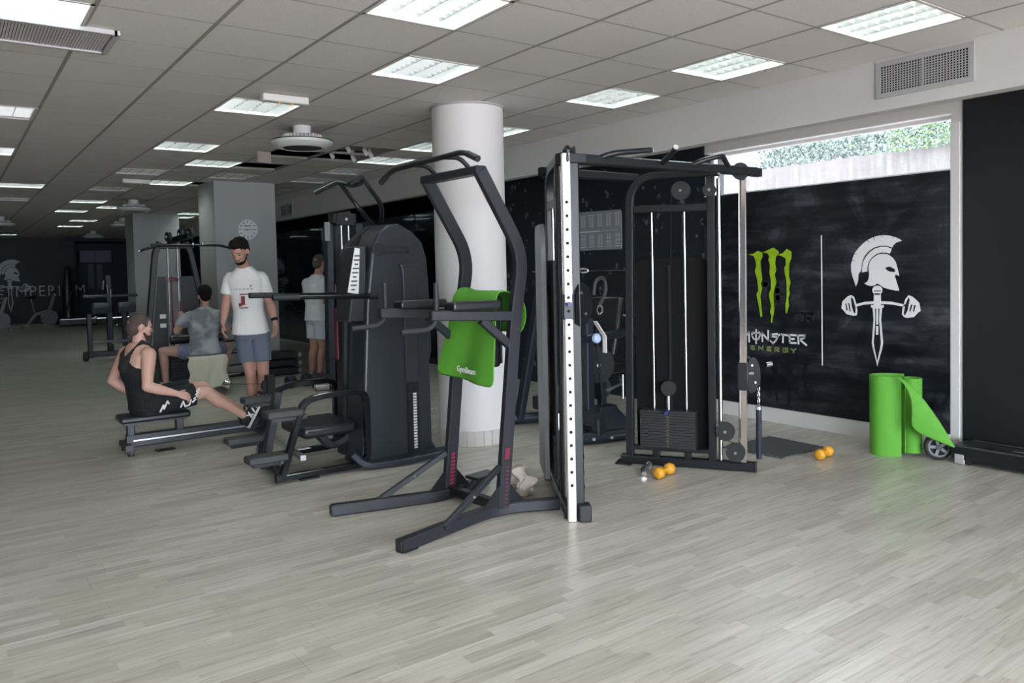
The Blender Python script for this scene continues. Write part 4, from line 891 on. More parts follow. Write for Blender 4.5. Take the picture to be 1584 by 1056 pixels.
wall_grille(XS, 2.327, 2.977, 2.635, 2.887, 30, 11, 'wide grey air grille on the bulkhead above the window')
wall_grille(XS, 14.39, 15.05, 2.60, 2.84, 8, 5, 'small distant air grille on the bulkhead beside the clock column')
wall_grille(XS, 22.4, 23.1, 2.60, 2.84, 6, 4, 'farthest dark air grille on the bulkhead')
# loose cable trays and hangers in the open ceiling cells
hg = thing('open_ceiling_services', 'loose hangers and brackets in the open ceiling cells', 'brackets', (cx(5.4), cyy(9), H+.02))
for q in ((5.15, 8.4), (5.2, 9.3), (5.75, 9.5), (5.6, 8.6), (5.85, 8.9)):
    c = V((cx(q[0]), cyy(q[1]), H)); build('hanger', MB().rect(fil([c+V((0, 0, .25)), c+V((0, 0, .02)), c+V((.04, .02, -.03))], .02), .05, .012, up=(0, 1, 0)), M_WHITE, hg)
build('cable_tray', MB().box((cx(5.3), cyy(9.4), H+.12), (1.1, .12, .04)), M_GRID, hg, smooth=0)
# dangling ceiling plate below the disc lamp
build('hanging_plate', MB().box((cx(3.75), cyy(9.0), H-.10), (.17, .02, .12), rz=.3), mat('pinkish_plate', (.50, .40, .37), .6), hg, smooth=0)
# ================================================================== small things on the floor
def dumbbell(c, ang, label):
    c = V(c); d = V((math.cos(ang), math.sin(ang), 0)); T = thing('dumbbell', label, 'dumbbell', c-V((0, 0, .042)), 'small yellow dumbbells')
    for s in (-1, 1):
        build('head', MB().lathe([(.004, -.036), (.026, -.036), (.040, -.024), (.0425, 0), (.040, .024), (.026, .036), (.004, .036)], c+d*s*.072, d, 8), M_YELLOW, T, smooth=60)
    build('handle', MB().tube([c-d*.06, c+d*.06], .016, 12), M_YELLOW, T)
dumbbell((4.085, 3.835, .0425), .24, 'yellow dumbbell on the floor before the right weight stack')
dumbbell((5.39, 3.41, .0425), .16, 'yellow dumbbell lying beside the dark floor mat')
# chrome grip lying beside the first dumbbell
cg = thing('chrome_handle', 'small chrome cable attachment on the floor behind a yellow dumbbell', 'cable attachment', (4.07, 3.95, 0))
build('bar', MB().tube(fil([(3.98, 3.93, .02), (4.02, 3.99, .03), (4.10, 4.0, .05)], .03), .018, 12), M_CHROME, cg); build('ring', MB().tube([V((4.10, 4.0, .045))+V((.026*math.cos(k*PI/6), 0, .026*math.sin(k*PI/6))) for k in range(12)], .006, 6, closed=True, up=(0, 1, 0)), M_STEEL, cg)
# interlocking rubber floor mat with wavy edge
fm_ = [V((5.10, 3.88, .001)), V((5.165, 3.60, .001)), V((5.69, 3.58, .001)), V((5.70, 4.14, .001))]
fm_ = [V((5.08, 4.12, .001)), V((5.13, 3.60, .001)), V((5.68, 3.58, .001)), V((5.70, 4.12, .001))]; pl = []
for k in range(4):
    a, b = fm_[k], fm_[(k+1) % 4]; n = V((b.y-a.y, a.x-b.x, 0)).normalized()
    for q in range(20):
        t = q/20; pl.append(a.lerp(b, t)+n*(.009*math.sin(t*2*PI*8)))
rm = build('rubber_floor_tile', MB().prism(pl, (0, 0, .012)), mat('dark_grey_rubber', (.075, .077, .078), .8, bump=(150, .3)), None, smooth=0, org=(5.4, 3.86, 0))
fin(rm, 'square dark grey rubber mat with wavy edges on the floor', 'floor mat')
# phone
ph = thing('phone', 'black phone lying on the floor under the rowing bench', 'phone', (1.49, 7.22, 0))
build('body', MB().box((1.49, 7.22, .006), (.155, .075, .010), rz=.12), M_BLACKG, ph, bevel=.003)
build('screen', MB().box((1.49, 7.22, .0115), (.145, .066, .001), rz=.12), M_BLACKG, ph)
# crumpled beige bag behind the tower
bag = MB(); bag.ell((3.04, 4.10, .10), (.075, .06, .10), seg=28, rings=18)
bag.v = [tuple(V(p)+V((noise.noise(V(p)*22), noise.noise(V(p)*22+V((9, 0, 0))), .8*noise.noise(V(p)*17)))*.06) for p in bag.v]
zm = min(p[2] for p in bag.v); bag.v = [(p[0]-.25*(p[2]), p[1], (p[2]-zm)*1.0) for p in bag.v]
fin(build('chalk_bag', bag, M_BEIGE, None, smooth=50, org=(3.0, 4.10, 0)), 'crumpled beige cloth bag on the floor behind the tower', 'bag')
# rolled green mats standing by the wall
def rolled():
    T = thing('exercise_mat', 'bright green foam mat standing half unrolled against the mural', 'exercise mat', (5.95, 3.10, 0), group='green exercise mats')
    path = []
    for k in range(40):                                       # tight roll, right
        a = k/39*4.6*PI; r_ = .055+.028*k/39*1.0
        path.append((5.955+r_*math.cos(a+1.2), 3.03+r_*math.sin(a+1.2)))
    lp = [(5.86, 3.06), (5.79, 3.12), (5.755, 3.20), (5.79, 3.27), (5.86, 3.295), (5.945, 3.26), (6.0, 3.19), (6.02, 3.12)]
    th = .008
    def wall(pts, z0, z1, name):
        bm_ = MB(); n = len(pts); nz = 10; vs = []; fs = []
        for side in (0, 1):
            for q in range(nz+1):
                for k, p in enumerate(pts):
                    a, b = pts[max(0, k-1)], pts[min(n-1, k+1)]; d = V((b[0]-a[0], b[1]-a[1], 0)).normalized(); nn = V((-d.y, d.x, 0))
                    t = q/nz; f = .10*(1-t)**2*.3
                    vs.append(V((p[0]+(5.9-p[0])*f*.6, p[1]+(3.15-p[1])*f*.6, z0+(z1-z0)*t))+nn*th*side)
        N_ = (nz+1)*n
        for q in range(nz):
            for k in range(n-1):
                a = q*n+k; fs += [(a, a+1, a+n+1, a+n), (N_+a, N_+a+n, N_+a+n+1, N_+a+1)]
        ed = list(range(n))+[q*n+n-1 for q in range(1, nz+1)]+[nz*n+k for k in range(n-2, -1, -1)]+[q*n for q in range(nz-1, 0, -1)]
        fs += [(a, b, N_+b, N_+a) for a, b in zip(ed, ed[1:]+ed[:1])]
        bm_.add(vs, fs); return build(name, bm_, M_GREEN, T, smooth=50)
    wall(path, .03, .60, 'inner_roll')
    sm = fil([(p[0], p[1], 0) for p in lp], .06, 4); wall([(p.x, p.y) for p in sm], .001, .615, 'outer_turn')
    # loose flap folding outwards to the right
    rows = [[(5.79, 3.061, 0.623), (5.8, 3.057, 0.625), (5.81, 3.052, 0.627)] ,
            [(5.79, 2.988, 0.562), (5.815, 2.967, 0.552), (5.84, 2.941, 0.538)] ,
            [(5.79, 2.945, 0.451), (5.825, 2.9, 0.443), (5.87, 2.861, 0.423)] ,
            [(5.79, 2.95, 0.329), (5.84, 2.865, 0.31), (5.9, 2.791, 0.308)] ,
            [(5.79, 2.964, 0.234), (5.85, 2.842, 0.226), (5.92, 2.741, 0.212)] ,
            [(5.85, 2.833, 0.179), (5.885, 2.77, 0.165), (5.935, 2.72, 0.156)] ,
            [(5.94, 2.709, 0.114), (5.942, 2.705, 0.119), (5.944, 2.702, 0.124)] ]
    vs = []; fs = []; m = 3
    for sd in (0, 1):
        for rw_ in rows: vs += [V(p)+V((-.7, -.7, .1)).normalized()*th*sd for p in rw_]
    N_ = len(rows)*m
    for a in range(len(rows)-1):
        for b in range(m-1):
            k = a*m+b; fs += [(k, k+1, k+m+1, k+m), (N_+k, N_+k+m, N_+k+m+1, N_+k+1)]
    ed = list(range(m))+[q*m+m-1 for q in range(1, len(rows))]+[(len(rows)-1)*m+k for k in range(m-2, -1, -1)]+[q*m for q in range(len(rows)-2, 0, -1)]
    fs += [(a, b, N_+b, N_+a) for a, b in zip(ed, ed[1:]+ed[:1])]
    o = build('loose_flap', MB().add(vs, fs), M_GREEN, T, smooth=60); ss = o.modifiers.new('sub', 'SUBSURF'); ss.levels = 2; ss.render_levels = 2
rolled()
# ab wheel under the flap
aw = thing('ab_wheel', 'black roller wheel with grey spokes beside the green mat', 'exercise wheel', (5.98, 2.83, 0))
ac = V((5.985, 2.845, .098)); ax_ = V((-.80, -.60, 0)).normalized()
build('tyre', MB().lathe([(.070, -.028), (.090, -.026), (.098, -.012), (.098, .012), (.090, .026), (.070, .028)], ac, ax_, 36, ring=True), M_RUBBER, aw)
rim = build('rim', MB().lathe([(.062, .020), (.074, .022), (.074, .030), (.062, .030)], ac, ax_, 36, ring=True), mat('wheel_grey', (.20, .21, .22), .4), aw)
uu = V((0, 0, 1)); ww = ax_.cross(uu)
for k in range(5):
    a = 2*PI*k/5+.3; d = uu*math.cos(a)+ww*math.sin(a); sd = ax_.cross(d)
    build('spoke', MB().box(ac+ax_*.026+d*.042, (.014, .022, .05), R=Matrix((ax_, sd, d)).transposed()), mat('wheel_grey', (.20, .21, .22), .4), aw)
build('hub', MB().cyl(ac+ax_*-.02, ac+ax_*.04, .020, 16), M_CHAR, aw); build('disc', MB().lathe([(.004, .012), (.068, .012), (.068, .016), (.004, .016)], ac, ax_, 30), M_HOLE, aw)
build('handle', MB().tube([ac-ax_*.03, ac-ax_*.13], .014, 12), M_RUBBER, aw)
# treadmill deck at the right picture edge
td = thing('treadmill', 'low black treadmill deck along the black wall at the right edge', 'treadmill', (6.1, 1.9, 0))
build('side_rail', MB().rect([(5.985, 2.70, .085), (5.985, .95, .085)], .09, .11), M_BLACK, td)
build('side_rail', MB().rect([(6.225, 2.70, .085), (6.225, .95, .085)], .06, .11), M_BLACK, td)
build('belt', MB().box((6.10, 1.82, .115), (.20, 1.74, .02)), M_RUBBER, td)
build('rear_guard', MB().box((6.10, 2.71, .085), (.31, .05, .105)), M_BLACK, td, bevel=.008)
build('accent_strip', MB().box((6.02, 1.70, .1415), (.012, 1.3, .003)), mat('accent_grey', (.45, .46, .47), .3, metal=.6), td)
build('end_foot', MB().box((5.948, 2.675, .04), (.022, .07, .075)), mat('foot_grey', (.42, .42, .43), .5), td, bevel=.008)
build('roller_foot', MB().cyl((5.96, 2.62, .03), (6.2, 2.62, .03), .03, 14), M_RUBBER, td); build('roller_foot', MB().cyl((5.96, 1.0, .03), (6.2, 1.0, .03), .03, 14), M_RUBBER, td)
# ================================================================== outside the window
struct('bank_wall', MB().box((8.55, 2.4, 1.2), (.3, 8.2, 2.96)), M_CONC, 'streaky pinkish concrete retaining wall outside the window', 'outside wall', smooth=0)
struct('pale_outer_wall', MB().box((11.2, 3.5, 2.5), (.3, 14.0, 5.0)), M_FENCE, 'pale wall beyond the ivy outside', 'outside wall', smooth=0)
struct('ground_outside', MB().box((9.2, 5, -.2), (5.6, 30, .1)), M_CONC, 'ground outside the window', 'ground', smooth=0)
def ivy(name, n, ybox, zbox, xbox, m, size, seed, label):
    r_ = random.Random(seed); bm_ = MB()
    for _ in range(n):
        c = V((r_.uniform(*xbox), r_.uniform(*ybox), r_.uniform(*zbox))); s_ = size*r_.uniform(.6, 1.3); nn = V((-1, r_.uniform(-.7, .7), r_.uniform(-.4, .9))).normalized(); a = nn.orthogonal().normalized(); b = nn.cross(a); t = r_.uniform(0, 6.28); a, b = a*math.cos(t)+b*math.sin(t), b*math.cos(t)-a*math.sin(t)
        bm_.add([c-a*s_, c+b*s_*.6, c+a*s_+nn*s_*.3, c-b*s_*.6], [(0, 1, 2, 3)])
    return fin(build(name, bm_, m, None, smooth=0, org=(xbox[0], (ybox[0]+ybox[1])/2, zbox[0])), label, 'ivy', kind='stuff')
ivy('ivy_band', 12000, (-1.5, 6.5), (2.62, 3.0), (8.72, 9.1), M_LEAF, .022, 1, 'dark green ivy along the top of the retaining wall')
ivy('ivy_sprigs', 700, (3.3, 4.5), (2.66, 3.05), (8.28, 8.39), M_LEAF2, .020, 2, 'bright young ivy leaves hanging before the wall')
ivy('ivy_high', 1500, (-1.5, 8), (3.0, 4.2), (10.4, 10.9), M_LEAF2, .05, 4, 'pale foliage above the ivy band')
# ================================================================== machines farther back
# ---- plate machine behind the cable machine
def back_machine():
    T = thing('leg_machine', 'dark blue-black steel leg machine standing behind the cable machine', 'exercise machine', (4.6, 5.5, 0))
    f1 = build('foot_bar', MB().tube([(4.22, 6.12, .055), (4.80, 5.92, .055)], .05, 14), M_NAVY, T)
    f2 = build('foot_bar', MB().tube([(4.30, 4.97, .055), (4.70, 4.86, .055)], .05, 14), M_NAVY, T)
    for o_, pts in ((f1, ((4.34, 6.03, .06), (4.6, 5.94, .06))), (f2, ((4.36, 4.90, .06), (4.52, 4.855, .06)))):
        for p in pts: build('bolt', MB().cyl(V(p)+V((-.01, -.02, .0)), V(p)+V((-.02, -.042, 0)), .013, 10), M_STEEL, o_)
    build('main_beam', MB().rect([(4.45, 4.92, .20), (4.62, 6.0, .20)], .09, .13), M_NAVY, T)
    build('drop_leg', MB().rect([(4.46, 4.93, .06), (4.46, 4.93, .22)], .09, .09, up=(1, 0, 0)), M_NAVY, T)
    build('leaning_post', MB().rect([(4.42, 6.02, .06), (4.58, 5.90, 1.15), (4.66, 5.84, 1.55)], .09, .07, up=(1, 0, 0)), M_NAVY, T)
    build('front_post', MB().rect([(4.50, 5.10, .20), (4.52, 5.12, 1.05)], .08, .08, up=(1, 0, 0)), M_NAVY, T)
    build('cross_tube', MB().rect([(4.42, 5.05, .885), (5.25, 5.28, .885)], .06, .07), M_NAVY, T)
    build('seat_pad', MB().box((4.95, 5.45, .55), (.40, .40, .08), rz=.25), M_PAD, T, bevel=.025)
    build('back_pad', MB().box((5.18, 5.62, .92), (.10, .36, .60), R=Matrix.Rotation(.25, 3, 'Z') @ Matrix.Rotation(.3, 3, 'Y')), M_PAD, T, bevel=.03)
    build('seat_post', MB().rect([(4.93, 5.40, .10), (4.93, 5.40, .52)], .07, .07, up=(1, 0, 0)), M_NAVY, T)
    build('pedestal', MB().loft([((4.90, 5.33, .015), (.24, 0, 0), (0, .15, 0)), ((4.90, 5.33, .05), (.24, 0, 0), (0, .15, 0)), ((4.90, 5.33, .18), (.12, 0, 0), (0, .08, 0)), ((4.90, 5.33, .22), (.10, 0, 0), (0, .07, 0))], 20, 6), M_NAVY, T)
    for k, (x, y, z, r_) in enumerate(((4.72, 5.22, .62, .16), (4.72, 5.28, .62, .16), (5.0, 5.5, .35, .11))):
        p = build('weight_disc', MB().lathe([(.02, -.016), (r_, -.016), (r_, .016), (.02, .016)], (x, y, z), (-.3, -1, 0), 28), M_RUBBER, T)
        build('hub', MB().cyl((x, y, z), V((x, y, z))+V((-.3, -1, 0)).normalized()*.03, .02, 12), M_STEEL, p)
    build('link_rod', MB().tube([(4.60, 5.10, .95), (4.72, 5.16, .30)], .012, 8), M_CHAR, T)
    build('chrome_pin', MB().tube([(4.74, 5.12, .40), (5.0, 5.20, .43)], .014, 10), M_STEEL, T)
    build('chrome_pin', MB().tube([(4.95, 5.14, .30), (4.95, 5.14, .52)], .010, 8), M_STEEL, T)
    # bottle holder in view between the posts
    build('cup_holder', MB().lathe([(.045, 0), (.05, .0), (.05, .12), (.045, .12)], (5.02, 5.12, .93), seg=20, ring=True), M_BLACK, T); build('cup_rim', MB().lathe([(.044, .118), (.053, .118), (.053, .132), (.044, .132)], (5.02, 5.12, .93), seg=20, ring=True), mat('pale_blue_rim', (.30, .40, .55), .3), T)
back_machine()
# ---- seated row bench
def row_bench():
    T = thing('rowing_bench', 'low black seated-row bench under the man in the black tank top', 'bench', (1.6, 7.3, 0))
    build('rail', MB().rect([(1.20, 7.31, .105), (2.36, 7.31, .105)], .07, .11), M_CHAR, T)
    build('seat_pad', MB().box((1.42, 7.30, .30), (.56, .27, .055)), M_PAD, T, bevel=.018)
    build('seat_plate', MB().box((1.42, 7.30, .265), (.50, .22, .015)), M_BLACK, T)
    for x in (1.235, 1.63): build('seat_post', MB().rect([(x, 7.31, .05), (x, 7.31, .262)], .065, .06, up=(1, 0, 0)), M_CHAR, T)
    build('cross_foot', MB().rect([(1.20, 7.16, .065), (1.20, 7.48, .065)], .06, .05), M_CHAR, T)
    build('cross_foot', MB().rect([(2.32, 7.10, .055), (2.32, 7.54, .055)], .06, .05), M_CHAR, T)
    for y in (7.17, 7.47):
        a = build('leveller', MB().cyl((1.21, y, .0), (1.21, y, .012), .026, 14), M_BLACK, T); build('screw', MB().cyl((1.21, y, .01), (1.21, y, .045), .012, 10), M_CHROME, a)
    build('edge_tape', MB().box((1.75, 7.2735, .105), (1.0, .002, .012)), M_STEEL, T)
    for s in (-1, 1):
        fp = build('foot_plate', MB().box((2.365, 7.31+s*.12, .24), (.025, .16, .30), R=Matrix.Rotation(.30, 3, 'Y')), M_GREYRUB, T, bevel=.006)
        build('plate_strut', MB().rect([(2.34, 7.31+s*.12, .08), (2.38, 7.31+s*.12, .22)], .04, .04, up=(1, 0, 0)), M_CHAR, fp)
    build('cable_post', MB().rect([(2.45, 7.31, .05), (2.45, 7.31, .55)], .08, .08, up=(1, 0, 0)), M_BLACK, T)
    build('pulley', MB().lathe([(.005, -.02), (.06, -.02), (.05, 0), (.06, .02), (.005, .02)], (2.43, 7.31, .45), (0, 1, 0), 22), M_RUBBER, T)
    build('pull_handle', MB().tube(fil([(2.02, 7.30, .50), (2.06, 7.22, .52), (2.10, 7.31, .50), (2.06, 7.40, .52), (2.02, 7.32, .50)], .02), .010, 8), M_CHROME, T)
    build('cable', MB().tube([(2.10, 7.31, .50), (2.40, 7.31, .47)], .003, 6), M_BLACK, T)
row_bench()
# ---- lat pulldown
def pulldown():
    T = thing('lat_pulldown', 'black lat pulldown machine with a wide bent bar and dark red guide strips', 'exercise machine', (2.5, 10.9, 0))
    build('frame_leg', MB().rect([(2.04, 11.0, .03), (2.235, 11.0, 1.80), (2.30, 11.0, 1.95)], .07, .09, up=(0, 1, 0)), M_BLACK, T)
    build('frame_leg', MB().rect([(3.0, 11.0, .03), (2.68, 11.0, 1.80), (2.62, 11.0, 1.95)], .07, .09, up=(0, 1, 0)), M_BLACK, T)
    build('top_cross', MB().rect([(2.20, 11.0, 1.90), (2.72, 11.0, 1.90)], .08, .07), M_BLACK, T)
    build('top_arm', MB().rect([(2.46, 11.15, 1.97), (2.58, 10.55, 2.02)], .08, .08), M_BLACK, T)
    for k, (x, y, z) in enumerate(((2.40, 10.95, 2.02), (2.52, 10.80, 2.05), (2.58, 10.58, 2.06))):
        p = build('pulley', MB().lathe([(.005, -.022), (.065, -.022), (.055, 0), (.065, .022), (.005, .022)], (x, y, z), (1, .2, 0), 20), M_RUBBER, T); build('bolt', MB().cyl((x-.022, y, z), (x-.034, y, z), .012, 8), M_STEEL, p)
    build('side_cover', MB().prism([(2.12, 10.98, .12), (2.36, 10.98, .12), (2.36, 10.98, 1.50), (2.26, 10.98, 1.50)], (0, .02, 0)), mat('pulldown_cover', (.020, .020, .024), .5), T, smooth=0)
    build('side_cover', MB().prism([(2.54, 10.98, .12), (2.93, 10.98, .12), (2.72, 10.98, 1.50), (2.54, 10.98, 1.50)], (0, .02, 0)), mat('pulldown_cover', (.020, .020, .024), .5), T, smooth=0)
    for x in (2.385, 2.505): build('guide_rod', MB().cyl((x, 10.97, .2), (x, 10.97, 1.88), .012, 10), M_CHROME, T)
    build('guide_strip', MB().box((2.415, 10.955, .80), (.022, .012, 1.40)), M_RED, T, smooth=0); build('guide_strip', MB().box((2.515, 10.955, .62), (.020, .012, 1.10)), M_RED, T, smooth=0)
    build('stack_head', MB().box((2.45, 10.94, 1.46), (.10, .05, .05)), M_RED, T, bevel=.008)
    for z in (.98, .86): build('label_plate', MB().box((2.30, 10.972, z), (.075, .004, .055)), M_PAPER, T, smooth=0)
    build('label_plate', MB().box((2.66, 10.972, 1.02), (.08, .004, .025)), M_STEEL, T, smooth=0)
    for k in range(10): build('weight_plate', MB().box((2.45, 10.99, .14+k*.042), (.17, .12, .036)), M_RUBBER, T, smooth=0)
    build('base_beam', MB().rect([(2.45, 11.2, .05), (2.62, 10.05, .05)], .09, .08), M_BLACK, T)
    build('cross_foot', MB().rect([(2.0, 11.05, .04), (3.05, 11.05, .04)], .07, .07), M_BLACK, T)
    build('seat_pad', MB().box((2.60, 10.21, .455), (.40, .42, .07)), M_PAD, T, bevel=.02)
    build('seat_post', MB().rect([(2.60, 10.18, .05), (2.60, 10.18, .42)], .10, .16, up=(1, 0, 0)), M_NAVY, T)
    build('thigh_roller', MB().cyl((2.28, 10.52, .70), (2.92, 10.52, .70), .06, 18), M_PAD, T); build('thigh_post', MB().rect([(2.60, 10.56, .08), (2.60, 10.56, .70)], .06, .06, up=(1, 0, 0)), M_BLACK, T)
    bar = build('pull_bar', MB().tube(fil([(1.97, 10.55, 1.825), (2.20, 10.55, 1.90), (2.97, 10.55, 1.895), (3.20, 10.55, 1.81)], .12), .016, 12), M_BLACKG, T)
    for p in ((1.965, 10.55, 1.823), (2.60, 10.53, 1.91), (2.72, 10.53, 1.91)): build('cap', MB().ell(p, (.02, .02, .02), seg=10, rings=6), M_CHROME, bar)
    build('cable', MB().tube([(2.60, 10.55, 1.90), (2.60, 10.56, 2.06)], .004, 6), M_BLACK, T)
pulldown()
# towel over the pulldown seat
def towel():
    mb = MB(); nx, ny = 26, 22; vs = []; fs = []
    for j in range(ny+1):
        for i in range(nx+1):
            u, v = i/nx, j/ny; x = 2.365+u*.45; e = (u-.5)*2
            s = v*.62                                     # along the cloth: over the seat then down the front
            if s < .12: y = 10.10-s*1.0; z = .512
            else: y = 9.975-.02*math.sin(u*16+1)*min(1, (s-.12)*6)-.012*math.sin(u*31)*(s-.12); z = .505-(s-.12)*(.88+.12*math.sin(u*5.5+.6))
            tri = .19*max(0, .45-u)**1.0*max(0, (s-.12))*2.2
            z += tri + (.0 if u < .85 else .0)
            xx = x+.05*(s-.12)*e*(1 if s > .12 else 0)+.015*math.sin(s*20+u*4)*(s > .12)
            vs.append(V((xx, y, z)))
    n = nx+1
    for j in range(ny):
        for i in range(nx): a = j*n+i; fs.append((a, a+1, a+n+1, a+n))
    mb.add(vs, fs); o = build('towel', mb, M_CREAM, None, smooth=60, org=(2.59, 10.05, .05)); so = o.modifiers.new('s', 'SOLIDIFY'); so.thickness = .008
    fin(o, 'cream towel hanging over the seat of the lat pulldown', 'towel')
towel()
# ---- tall cable column by the mirrors
def cable_column():
    T = thing('cable_column', 'tall dark blue cable column with two chrome rods near the mirrors', 'cable machine', (4.25, 9.55, 0))
    build('post', MB().rect([(4.00, 9.55, .03), (4.03, 9.55, 2.12)], .10, .11, up=(0, 1, 0)), M_NAVY, T)
    build('post', MB().rect([(4.47, 9.62, .03), (4.47, 9.62, 2.14)], .12, .12, up=(0, 1, 0)), M_NAVY, T)
    build('head', MB().box((4.23, 9.56, 2.20), (.34, .16, .14)), M_BLACK, T, bevel=.02); build('head_plate', MB().prism([(4.10, 9.47, 2.12), (4.36, 9.47, 2.12), (4.30, 9.47, 2.30), (4.13, 9.47, 2.27)], (0, .02, 0)), M_BLACK, T)
    build('head_bolt', MB().cyl((4.24, 9.46, 2.19), (4.24, 9.45, 2.19), .018, 10), M_STEEL, T)
    for x in (4.185, 4.285): build('guide_rod', MB().cyl((x, 9.50, .72), (x+.0, 9.50, 2.11), .0145, 12), M_CHROME, T)
    build('red_bumper', MB().cyl((4.285, 9.50, .66), (4.285, 9.50, .76), .03, 12, .018), mat('bright_red', (.5, .02, .04), .5), T)
    build('number_board', MB().box((3.985, 9.48, 2.03), (.075, .012, .24)), mat('pale_board', (.36, .38, .38), .5), T, bevel=.012)
    for k in range(14): build('weight_plate', MB().box((4.24, 9.56, .12+k*.036), (.30, .12, .030)), M_RUBBER, T, smooth=0)
    build('base', MB().box((4.24, 9.58, .04), (.66, .40, .07)), M_BLACK, T, bevel=.01)
    build('stack_cover', MB().box((4.24, 9.66, .55), (.36, .02, .95)), M_CHAR, T)
cable_column()
# ---- stacked step platforms by the column
for k in range(3):
    lb = ['black step platform at the bottom of the stack by the clock column', 'black step platform in the middle of the stack by the clock column', 'black step platform on top of the stack by the clock column'][k]
    T = thing('step_platform', lb, 'step platform', (3.95, 11.5, .115*k), 'stacked step platforms')
    build('deck', MB().box((3.93, 11.5, .115*k+.062), (.62, .36, .095)), mat('step_black', (.012, .014, .022), .5), T, bevel=.015); build('riser', MB().box((4.27, 11.5, .115*k+.055), (.06, .30, .06)), mat('riser_grey', (.38, .38, .38), .6), T, bevel=.01)
    build('grip_top', MB().box((3.93, 11.5, .115*k+.111), (.58, .32, .005)), M_RUBBER, T)
# ---- bar rack between the pulldown and the column
T = thing('bar_rack', 'narrow black bar rack standing against the clock column', 'rack', (3.35, 11.7, 0))
for x in (3.17, 3.62): build('upright', MB().rect([(x, 11.75, .02), (x, 11.75, .85)], .05, .05, up=(1, 0, 0)), M_BLACK, T)
build('foot', MB().rect([(3.10, 11.75, .03), (3.70, 11.75, .03)], .08, .05), M_BLACK, T)
for k in range(4): build('shelf_bar', MB().tube([(3.17, 11.72, .16+k*.18), (3.62, 11.72, .19+k*.18)], .012, 8), M_CHAR, T)
build('chrome_bar', MB().tube([(3.20, 11.66, .30), (3.42, 11.66, .44)], .014, 10), M_CHROME, T); build('chrome_bar', MB().tube([(3.19, 11.66, .04), (3.48, 11.66, .06)], .014, 10), M_CHROME, T)
# dark blue dumbbell and block near the man in white shorts
T = thing('hex_dumbbell', 'dark blue round dumbbell on the floor beside the man in white shorts', 'dumbbell', (3.78, 9.95, 0))
for s in (-1, 1): build('head', MB().lathe([(.005, -.05), (.075, -.05), (.088, -.03), (.088, .03), (.075, .05), (.005, .05)], (3.74+s*.12, 10.0+s*.03, .088), (1, .25, 0), 20), M_NAVY, T)
build('handle', MB().tube([(3.64, 9.975, .088), (3.84, 10.025, .088)], .018, 10), M_CHROME, T)
T = thing('foam_block', 'dark foam block in front of the feet of the man in white shorts', 'block', (3.93, 9.62, 0))
build('block', MB().box((3.90, 9.62, .10), (.17, .26, .20)), mat('foam_dark', (.035, .037, .042), .7), T, bevel=.02); build('seam', MB().box((3.90, 9.62, .10), (.173, .263, .012)), M_BLACK, T)
# ---- bench rack far left with pads and wheels
def far_rack():
    T = thing('hyperextension_bench', 'black bench frame with grey-blue pads and small wheels far left', 'bench', (2.45, 16.2, 0))
    for x in (2.10, 2.68): build('upright', MB().rect([(x, 16.0, .05), (x, 16.0, .85)], .08, .08, up=(1, 0, 0)), M_BLACK, T)
    build('cross_bar', MB().rect([(2.02, 16.0, 1.17), (2.92, 16.0, 1.17)], .06, .05), M_CHAR, T); build('mast', MB().rect([(2.45, 16.1, .1), (2.45, 16.1, 1.55)], .10, .10, up=(1, 0, 0)), M_BLACK, T)
    for x in (2.30, 2.72): build('pad', MB().box((x, 15.95, .95), (.30, .16, .17), R=Matrix.Rotation(.4, 3, 'X')), mat('slate_pad', (.06, .07, .08), .4), T, bevel=.03)
    build('base_beam', MB().rect([(2.08, 16.0, .12), (2.95, 15.7, .12)], .09, .10), M_BLACK, T); build('lower_rail', MB().rect([(2.10, 16.0, .34), (2.9, 15.9, .34)], .06, .05), M_BLACK, T)
    for p in ((2.02, 15.95, .09), (2.62, 15.6, .09)):
        wq = build('wheel', MB().lathe([(.01, -.04), (.08, -.04), (.09, -.02), (.09, .02), (.08, .04), (.01, .04)], p, (1, -.3, 0), 20), M_RUBBER, T); build('cap', MB().cyl(V(p)+V((-.04, 0, 0)), V(p)+V((-.05, 0, 0)), .02, 10), M_STEEL, wq)
    for k, p in enumerate(((2.35, 15.9, 1.45), (2.46, 15.9, 1.30), (2.40, 15.9, 1.38))): build('chrome_fitting', MB().tube([V(p), V(p)+V((.02*k-.02, 0, -.16))], .016, 8), M_STEEL, T)
    for p in ((2.2, 15.94, .80), (2.55, 15.94, .62), (2.85, 15.8, .20)): build('knob', MB().ell(p, (.025, .025, .025), seg=10, rings=6), M_CHROME, T)
    build('plate_horn', MB().tube([(2.45, 15.98, .30), (2.85, 15.9, .33)], .02, 10), M_STEEL, T)
far_rack()
